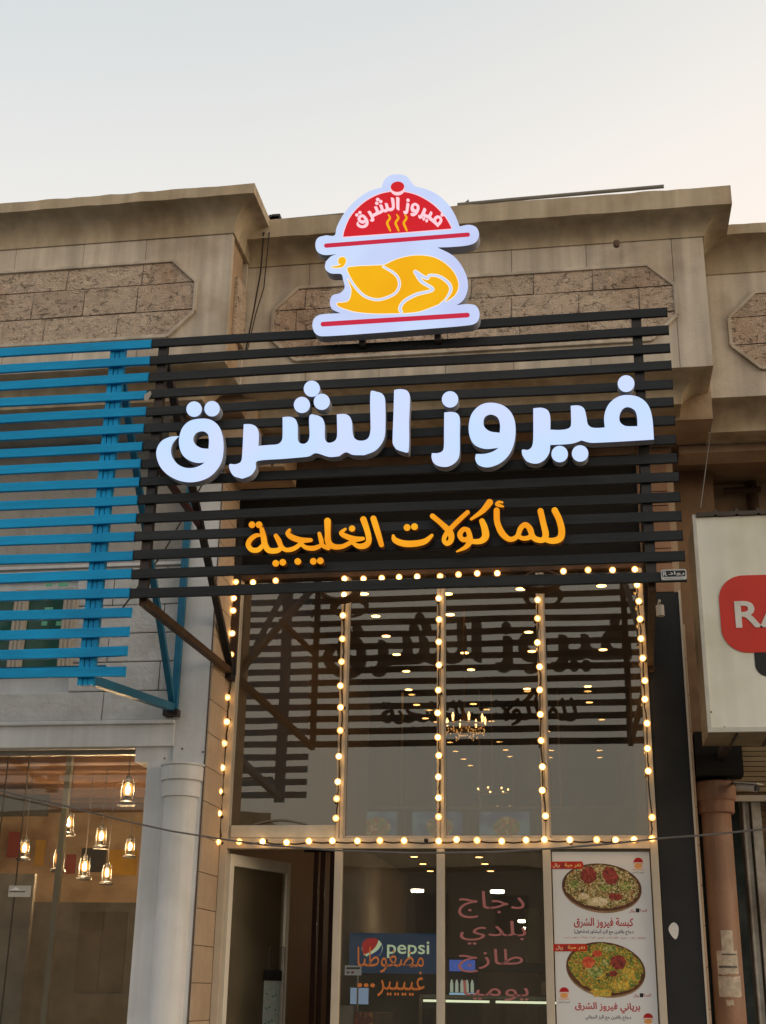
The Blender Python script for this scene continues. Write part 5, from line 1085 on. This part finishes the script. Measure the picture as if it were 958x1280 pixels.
# ================================================================== STRING OF BULBS
ST = thing('string_lights', 'string of warm round bulbs outlining and dividing the tall window', 'string lights', (-1.2, -0.1, ZT0))
YBU = -0.10
runs = {
 'top': [(295, 728), (316, 727.5), (345, 726), (431, 724), (455, 723), (477, 722), (499, 721), (522, 720.5), (550, 720.5), (573, 718), (597, 717), (622, 716), (705, 714.5), (735, 713), (766, 712), (794, 711.5)],
 'left': [(293, 748), (292, 763.5), (291, 792), (289, 818), (287, 845), (284, 872), (283.5, 902), (280.5, 929), (278, 960), (275.5, 989), (274, 1017), (273.5, 1052)],
 'm1': [(430, 743), (429, 769.5), (428.5, 798), (427.5, 827), (426.5, 857), (426, 884.5), (425.5, 912.5), (423.5, 945.5), (422, 977), (421, 998), (420, 1022.5)],
 'm2': [(548.5, 747.5), (549, 774), (549, 802), (548.5, 831), (548, 863), (547.5, 891), (547.5, 922), (548.5, 945), (548.5, 971), (548.5, 997), (548.5, 1021)],
 'm3': [(672, 750), (672, 773), (672.5, 803.5), (674.5, 833.5), (675.5, 863), (675.5, 893.5), (676.5, 926), (678.5, 958), (678.5, 988.5), (682, 1019.5)],
 'right': [(796.5, 731.5), (798.5, 752), (800.5, 774), (802, 798), (804, 822.5), (806, 851), (806, 874), (809, 904), (809, 935), (811, 964.5), (815.5, 1021.5), (815, 1048)],
 'bottom': [(300, 1052), (328.5, 1051.5), (358, 1053.5), (386.5, 1051), (416, 1051), (446.5, 1051), (475.5, 1050.5), (505, 1051), (548.5, 1051.5), (571, 1050), (597, 1050), (627.5, 1051), (658.5, 1050.5), (680.5, 1049), (712, 1050), (746, 1050), (769.5, 1050.5), (793, 1049)]}
bcore = emit('warm bulb core', (1.0, 0.60, 0.22), 13); bshell = bpy.data.materials.new('amber bulb glass'); bshell.use_nodes = True
n = bshell.node_tree; n.nodes.clear(); o_ = n.nodes.new('ShaderNodeOutputMaterial'); t_ = n.nodes.new('ShaderNodeBsdfTransparent'); t_.inputs[0].default_value = (1, 0.93, 0.8, 1); e_ = n.nodes.new('ShaderNodeEmission'); e_.inputs[0].default_value = (1.0, 0.42, 0.10, 1); e_.inputs[1].default_value = 2.0
x_ = n.nodes.new('ShaderNodeMixShader'); x_.inputs[0].default_value = 0.45; n.links.new(t_.outputs[0], x_.inputs[1]); n.links.new(e_.outputs[0], x_.inputs[2]); n.links.new(x_.outputs[0], o_.inputs[0])
bcores = [bcore, emit('warm bulb core dim', (1.0, 0.55, 0.18), 8.0), emit('warm bulb core bright', (1.0, 0.64, 0.26), 17)]
bm_ = MB().sphere((0, 0, 0), 0.0195, 12, 8, 0).sphere((0, 0, 0), 0.0275, 14, 9, 1).tube([(0, 0.02, 0), (0, 0.055, 0)], 0.012, 8, 2)
bms = [bm_.mesh('bulb', [q, bshell, M_CABLE]) for q in bcores]
cbl = MB()
jr = random.Random(5)
for nm_, pts in runs.items():
    P_ = [at(x, y, YBU) for x, y in pts]
    for k, p in enumerate(P_):
        o = copies('bulb', bms[jr.choice((0, 0, 1, 2))], ST, [p + Vector((jr.uniform(-.004, .004), jr.uniform(-.006, .006), jr.uniform(-.004, .004)))])[0]
        o.rotation_euler = (jr.uniform(-0.5, 0.5), 0, jr.uniform(-0.5, 0.5))
    path = []
    for a, b_ in zip(P_[:-1], P_[1:]):
        for k in range(4):
            t_ = k / 4; w = a.lerp(b_, t_) + Vector((0, 0.05, 0)); s_ = math.sin(t_ * math.pi)
            path.append(w + Vector((jr.uniform(-.006, .006), 0, -0.012 * s_ if abs(a.x - b_.x) > abs(a.z - b_.z) else 0)))
    path.append(P_[-1] + Vector((0, 0.05, 0))); cbl.tube(path, 0.006, 5)
part('cable', cbl, M_CABLE, ST)
# dead socket on the bottom run
p = at(530.5, 1050.5, YBU); part('empty_socket', MB().tube([p, p + Vector((0.03, 0, 0))], 0.014, 8), M_CABLE, ST)
for px, py, lab in ((425, 727, 'dark coiled cable behind the lowest slat gap, left one'), (676, 713, 'brown coiled cable between the lowest slats, right one')):
    p = at(px, py, -0.25); cbl = MB()
    for k in range(4): cbl.tube([(p.x + (0.16 - 0.01 * k) * math.cos(j / 24 * 6.283), -0.2 - 0.025 * k, p.z - 0.08 + (0.09 - 0.006 * k) * math.sin(j / 24 * 6.283)) for j in range(24)], 0.011, 6, closed=True)
    single('coiled_cable', cbl, M_RUST, lab, 'cable', p)

# ================================================================== RED BADGE LIGHT BOX
YRS = -1.5
RS = thing('light_box', 'big white box sign with red rounded badge cut by the right edge', 'sign', (1.6, YRS, at(890, 920, YRS).z))
rx = at(877, 780, YRS).x - 0.005; z0, z1 = at(920, 915, YRS).z, at(920, 642, YRS).z
part('casing', MB().box(rx, 3.2, YRS + 0.02, YRS + 0.52, z0, z1 - 0.02), mat('aged sign casing', (0.26, 0.20, 0.12), 0.6, 0.25, 5, dirt=(0.12, 0.08, 0.05)), RS, bevel=0.006)
part('face', MB().box(rx + 0.02, 3.18, YRS - 0.001, YRS + 0.019, z0 + 0.03, z1 - 0.02), M_WHITEP, RS)
part('trim', MB().box(rx - 0.004, 3.2, YRS - 0.012, YRS + 0.019, z0, z0 + 0.03).box(rx - 0.004, rx + 0.02, YRS - 0.012, YRS + 0.019, z0 + 0.031, z1), mat('pale trim', (0.52, 0.52, 0.47), 0.4), RS)
cp_ = MB()
for k in range(15): x = rx + 0.02 + k * 0.145; cp_.box(x, x + 0.125, YRS - 0.02, YRS + 0.5, z1 - 0.018, z1 + 0.012).add([(x + 0.125, YRS - 0.02, z1 - 0.01), (x + 0.145, YRS - 0.02, z1 - 0.01), (x + 0.145, YRS - 0.02, z1 + 0.03), (x + 0.125, YRS - 0.02, z1 + 0.03), (x + 0.125, YRS + 0.5, z1 - 0.01), (x + 0.145, YRS + 0.5, z1 - 0.01), (x + 0.145, YRS + 0.5, z1 + 0.03), (x + 0.125, YRS + 0.5, z1 + 0.03)], [(0, 1, 2, 3), (3, 2, 6, 7), (0, 3, 7, 4), (1, 5, 6, 2)])
part('ribbed_cap', cp_, mat('dark ribbed cap', (0.06, 0.05, 0.04), 0.6), RS)
bx0 = at(900.5, 770, YRS).x; bz1 = at(930, 719.5, YRS).z; bz0 = at(935, 816, YRS).z
bd = part('badge', MB().prism(rrect(bx0, bx0 + 1.7, bz0, bz1, 0.17, 10), YRS - 0.006, YRS - 0.002), mat('badge red', (0.58, 0.035, 0.02), 0.4, 0.05), RS)
lx = at(919, 770, YRS).x; lz0 = at(930, 785, YRS).z; lz1 = at(930, 751.5, YRS).z
part('lettering', text_mb('RA', lx, lx + 0.375, lz0, lz1, YRS - 0.010, 0.02), mat('badge white', (0.66, 0.66, 0.62), 0.4), bd)
kx = at(944, 830, YRS).x; part('badge', MB().prism(rrect(kx, kx + 1.2, at(950, 846, YRS).z, bz0 + 0.2, 0.08), YRS - 0.004, YRS - 0.0022), M_BWALL, RS, 'black flap below the red badge')
for px, py in ((877, 748), (889, 890), (906, 909)): p = at(px, py, YRS - 0.003); part('screw', MB().lathe(p, [(0.001, -0.004), (0.006, -0.003), (0.006, 0)], 8, axis='y'), M_RUST, RS)
for k in range(7): x = rx + 0.18 + k * 0.22; part('bottom_rib', MB().box(x, x + 0.012, YRS + 0.03, YRS + 0.5, z0 - 0.012, z0 - 0.001), M_BSTEEL, RS)
part('bracket', MB().box(1.0, 1.06, YRS + 0.53, 0.4, z0 + 0.1, z0 + 0.16), M_BSTEEL, RS)
single('sign_valance', MB().box(0.84, 1.2, 0.2, 0.55, 3.16, 3.5), M_DARK, 'dark box between the column capital and the white box sign', 'box', (1.0, 0.4, 3.16))
# bullet camera
p = at(932, 988, 0.2)
cc2 = thing('security_camera', 'white bullet camera pointing right above the terracotta column', 'camera', p)
part('body', MB().tube([p + Vector((-0.05, 0.02, 0.03)), p + Vector((0.07, -0.1, 0.0))], 0.028, 12), mat('cctv white', (0.52, 0.5, 0.45), 0.4), cc2); part('hood', MB().bar(p + Vector((-0.06, 0.02, 0.065)), p + Vector((0.1, -0.12, 0.03)), 0.075, 0.01), mat('cctv white', (0.5, 0.5, 0.45)), cc2)
part('lens', MB().tube([p + Vector((0.071, -0.101, 0.0)), p + Vector((0.08, -0.112, -0.002))], 0.024, 12), M_BWALL, cc2); part('bracket', MB().bar(p + Vector((-0.05, 0.02, 0.04)), p + Vector((-0.09, 0.2, 0.1)), 0.02, 0.02), M_METAL, cc2)

# ================================================================== LEFT SHOP WINDOW AND ROOM
LW = thing('shop_window', 'wide clear shop window of the left shop with hanging lanterns inside', 'window', (-4.6, YW + 0.12, 0))
for a, b_ in ((-7.4, -4.62), (-4.615, -4.44), (-4.435, opx1 - 0.001)): part('pane', MB().box(a, b_, YW + 0.15, YW + 0.156, 0, opz), M_GLASSL, LW)
part('joint', MB().box(-4.62, -4.615, YW + 0.145, YW + 0.16, 0, opz).box(-4.44, -4.435, YW + 0.145, YW + 0.16, 0, opz), M_CABLE, LW)
part('top_channel', MB().box(-7.4, opx1, YW + 0.12, YW + 0.18, opz - 0.04, opz), M_METAL, LW)
a, b_ = at(10, 1121, YW + 0.14), at(39, 1107, YW + 0.14)
sk = part('sticker', MB().box(a.x, b_.x, YW + 0.142, YW + 0.147, a.z, b_.z), mat('silver sticker', (0.42, 0.40, 0.36), 0.5), LW, 'small silver sticker with white peak')
flat('print', [(13, 1112.5), (18, 1110), (20, 1108.5), (23, 1111), (26, 1112.5)][::-1], YW + 0.1405, mat('white paint', (0.7, 0.7, 0.7)), sk); flat('print', [(12, 1114), (32, 1114), (32, 1115.2), (12, 1115.2)], YW + 0.1405, M_DARK, sk)
LI = thing('cafe_room', 'warm left shop interior with timber beams and coloured wall panels', 'room', (-5.2, 2.5, 0))
MLW = mat('tan plaster', (0.56, 0.43, 0.29), 0.8, 0.2, 2.5, dirt=(0.28, 0.17, 0.09)); MDK = mat('haze grey panelling', (0.15, 0.15, 0.14), 0.6, 0.3, 3); MBEAM = mat('rough timber beam', (0.16, 0.09, 0.05), 0.8, 0.35, 8, 0.4, 20, stretch=(0.3, 1, 2))  # panelling grey also carries the street haze mirrored in the window
ZLC = 3.62; YLB = 5.2
part('ceiling', MB().box(-8, -3.15, YW + 0.3, YLB, ZLC, ZLC + 0.05), MLW, LI); part('side_wall', MB().box(-3.16, -3.12, YW + 0.3, YLB, 0, ZLC - 0.001), MLW, LI); part('side_wall', MB().box(-8.1, -8.0, YW + 0.3, YLB, 0, ZLC), MLW, LI)
zb_ = at(130, 1078, YLB).z
part('back_wall', MB().box(-8, -3.16, YLB, YLB + 0.1, 0, ZLC), MLW, LI)
zd = at(130, 1128, YLB - 0.06).z; part('dark_dado', MB().box(-8, -3.161, YLB - 0.06, YLB - 0.001, 0, zd), MDK, LI)
part('floor', MB().box(-8, -3.15, YW + 0.3, YLB, -0.02, 0.02), MDK, LI)
for i in range(9):
    y = 0.15 + i * 0.56; part('beam', MB().box(-8, -3.17, y, y + 0.13, ZLC - 0.14 + 0.02 * (i % 2), ZLC - 0.001), MBEAM, LI, bevel=0.01)
for a, b_, c, d, m_, nm in ((42, 1050, 57, 1082, (0.62, 0.36, 0.02), 'yellow'), (134, 1062, 172, 1094, (0.60, 0.36, 0.02), 'yellow'), (81, 1068, 95, 1092, (0.36, 0.05, 0.03), 'red'), (8, 1040, 26, 1072, (0.40, 0.06, 0.04), 'red'), (100, 1060, 133, 1090, (0.05, 0.045, 0.045), 'dark')):
    p = at(a, d, YLB - 0.03); q = at(c, b_, YLB - 0.03); part('panel', MB().box(p.x, q.x, YLB - 0.03, YLB - 0.002, p.z, q.z), mat('%s wall panel' % nm, m_, 0.7, 0.15, 4), LI, nm + ' wall panel')
part('screen', MB().box(at(0, 1000, 2.6).x - 0.5, at(60, 1000, 2.6).x, 2.6, 2.64, at(30, 1020, 2.6).z, at(30, 993, 2.6).z), M_BWALL, LI)
part('dark_screen_wall', MB().box(-8, at(38, 1150, 1.6).x, 1.6, 1.65, 0, at(20, 1092, 1.6).z), MDK, LI)
part('glass_partition_post', MB().box(at(58, 1200, 0.8).x, at(58, 1200, 0.8).x + 0.05, 0.8, 0.85, 0, ZLC - 0.16), mat('grey green post', (0.14, 0.15, 0.13), 0.4), LI)
pl_ = [(117, 1130), (96, 1135)]
for px in (98, 128): p = at(px, 1190, YLB - 0.07); part('picture', MB().box(p.x - 0.01, p.x + 0.28, YLB - 0.09, YLB - 0.061, at(px, 1240, YLB).z, at(px, 1140, YLB).z), mat('dim grey picture', (0.11, 0.10, 0.085), 0.6, 0.3, 3), LI)
MLF = bshell; MFL = emit('lantern flame', (1.0, 0.70, 0.42), 1500); MLM = mat('dark lantern metal', (0.06, 0.06, 0.06), 0.5)
lan = [(160, 987, 0.6, 1.15, 'largest hanging lantern, top right by the window corner'), (86, 1028, 1.3, 1.0, 'hanging lantern left of the centre, second highest'), (127, 1045, 1.7, 1.0, 'hanging lantern with pale oblong glow in the middle of the group'), (31, 1060, 2.0, 1.0, 'leftmost hanging lantern beside the red wall panel'), (74, 1073, 1.8, 1.05, 'hanging lantern in front of the narrow red panel'), (106, 1083, 2.0, 1.05, 'hanging lantern in front of the dark wall panel'), (134, 1091, 2.4, 0.95, 'lowest hanging lantern in front of the tan wall'), (163, 1058, 2.6, 0.95, 'hanging lantern in front of the right yellow panel')]
def lantern(c, s_, lab):
    t = thing('lantern', lab, 'lantern', c, 'lanterns hanging in the left shop')
    s_ *= 0.85; part('glass', MB().lathe(c, [(0.028 * s_, -0.055 * s_), (0.045 * s_, -0.02 * s_), (0.042 * s_, 0.025 * s_), (0.03 * s_, 0.055 * s_)], 14, cap=False), MLF, t); part('flame', MB().lathe(c, [(0.004, -0.04 * s_), (0.017 * s_, -0.02 * s_), (0.016 * s_, 0.012 * s_), (0.002, 0.04 * s_)], 10), MFL, t)
    part('base', MB().lathe(c, [(0.085 * s_, -0.14 * s_), (0.08 * s_, -0.115 * s_), (0.03 * s_, -0.09 * s_), (0.03 * s_, -0.056 * s_)], 14), MLM, t)
    part('cap', MB().lathe(c, [(0.018 * s_, 0.056 * s_), (0.022 * s_, 0.07 * s_), (0.03 * s_, 0.1 * s_), (0.012 * s_, 0.13 * s_)], 14), MLM, t)
    m = MB()
    for sg in (-1, 1): m.tube([c + Vector((0.055 * s_ * sg, 0, -0.12 * s_)), c + Vector((0.062 * s_ * sg, 0, 0)), c + Vector((0.05 * s_ * sg, 0, 0.09 * s_))], 0.005, 5)
    part('side_bars', m, MLM, t)
    part('chain', MB().tube([c + Vector((0, 0, 0.13 * s_)), Vector((c.x, c.y, ZLC - 0.002))], 0.004, 5), MLM, t)
for px, py, y, s_, lab in lan: lantern(at(px, py, y), s_, lab)

# ================================================================== CABLES AND ROOF ODDS
pts = [(-60, 975), (0, 988), (80, 1007), (160, 1027), (215, 1039), (272, 1048)]
single('overhead_cable', MB().tube([at(x, y, -0.75) for x, y in pts], 0.0075, 6), M_LCABLE, 'thin grey cable slanting down across the left shop window', 'cable', at(272, 1048, -0.75))
pts = [(272, 1048), (330, 1056), (420, 1063), (520, 1066.5), (620, 1065), (700, 1060), (760, 1055), (820, 1048.5), (890, 1043), (970, 1035)]
single('overhead_cable', MB().tube([at(x, y, -0.75) for x, y in pts], 0.0075, 6), M_LCABLE, 'thin cable sagging across the restaurant transom to the right column', 'cable', at(620, 1065, -0.75))
single('hanging_wire', MB().tube([at(330, 290, YM - 0.23), at(326, 340, YM - 0.1), at(318, 385, YM - 0.06), at(306, 445, YM - 0.06)], 0.007, 5).tube([at(337, 290, YM - 0.23), at(330, 360, YM - 0.1), at(320, 392, YM - 0.06), at(309, 440, YM - 0.07)], 0.005, 5), M_CABLE, 'two dark wires hanging in the corner between the left and middle parapets', 'wire', at(315, 430, YM - 0.06))
single('hanging_wire', MB().tube([at(895, 495, -0.3), at(887, 550, -0.3), at(876, 635, -0.9)], 0.004, 5), M_LCABLE, 'single thin pale wire hanging above the white box sign', 'wire', at(876, 635, -0.9))
single('brace_wire', MB().tube([at(150, 765, YW - 0.4), at(205, 690, YW - 0.3), at(262, 590, YW - 0.2)], 0.007, 5), M_CABLE, 'dark wire slanting behind the left ends of the black slats', 'wire', at(150, 765, YW - 0.4))
YT = YM - 0.12
single('roof_pole', MB().tube([at(572, 256, YT), at(640, 249.5, YT), at(830, 233, YT)], 0.016, 8), mat('dull grey pole', (0.20, 0.19, 0.17), 0.6), 'long thin pole lying along the middle roof edge right of the chicken sign', 'pole', at(700, 243, YT))
single('roof_pole', MB().tube([at(345, 276, YT), at(430, 268, YT)], 0.014, 8), mat('dull grey pole', (0.2, 0.19, 0.17)), 'thin pole on the middle roof edge left of the chicken sign', 'pole', at(390, 272, YT))
rb2 = MB(); 
for k in range(7):
    p = at(341 + jr.uniform(-4, 6), 277 + jr.uniform(-3, 4), YT); rb2.box(p.x - 0.03, p.x + 0.04, YT - 0.05, YT + 0.05, p.z - 0.015, p.z + 0.02)
rb2.tube([at(338, 270, YT), at(345, 284, YT)], 0.02, 6)
single('metal_scrap', rb2, M_CABLE, 'dark clamp and scrap on the roof corner between the two parapets', 'scrap', at(341, 280, YT))
q_ = [(573, 262), (580, 254), (586, 249), (585, 257), (597, 259), (585, 263)]
single('roof_scrap', MB().prism(toplane(q_, YT), YT, YT + 0.08), M_RUST, 'jagged scrap on the roof edge beside the dish cover', 'scrap', at(582, 260, YT))
# bullet-like marks on the middle cornice
for px, py, a, b_ in ((693, 267, 4, 5), (773, 263, 6, 3), (841, 261, 5, 5), (771, 303, 5, 4)):
    p = at(px, py, YM - 0.13); part('stain', MB().lathe((p.x, YM - 0.135, p.z), [(0.001, 0), (a / 170, 0.01), (a / 200, 0.05)], 9, axis='y'), M_GROUT, MBD)
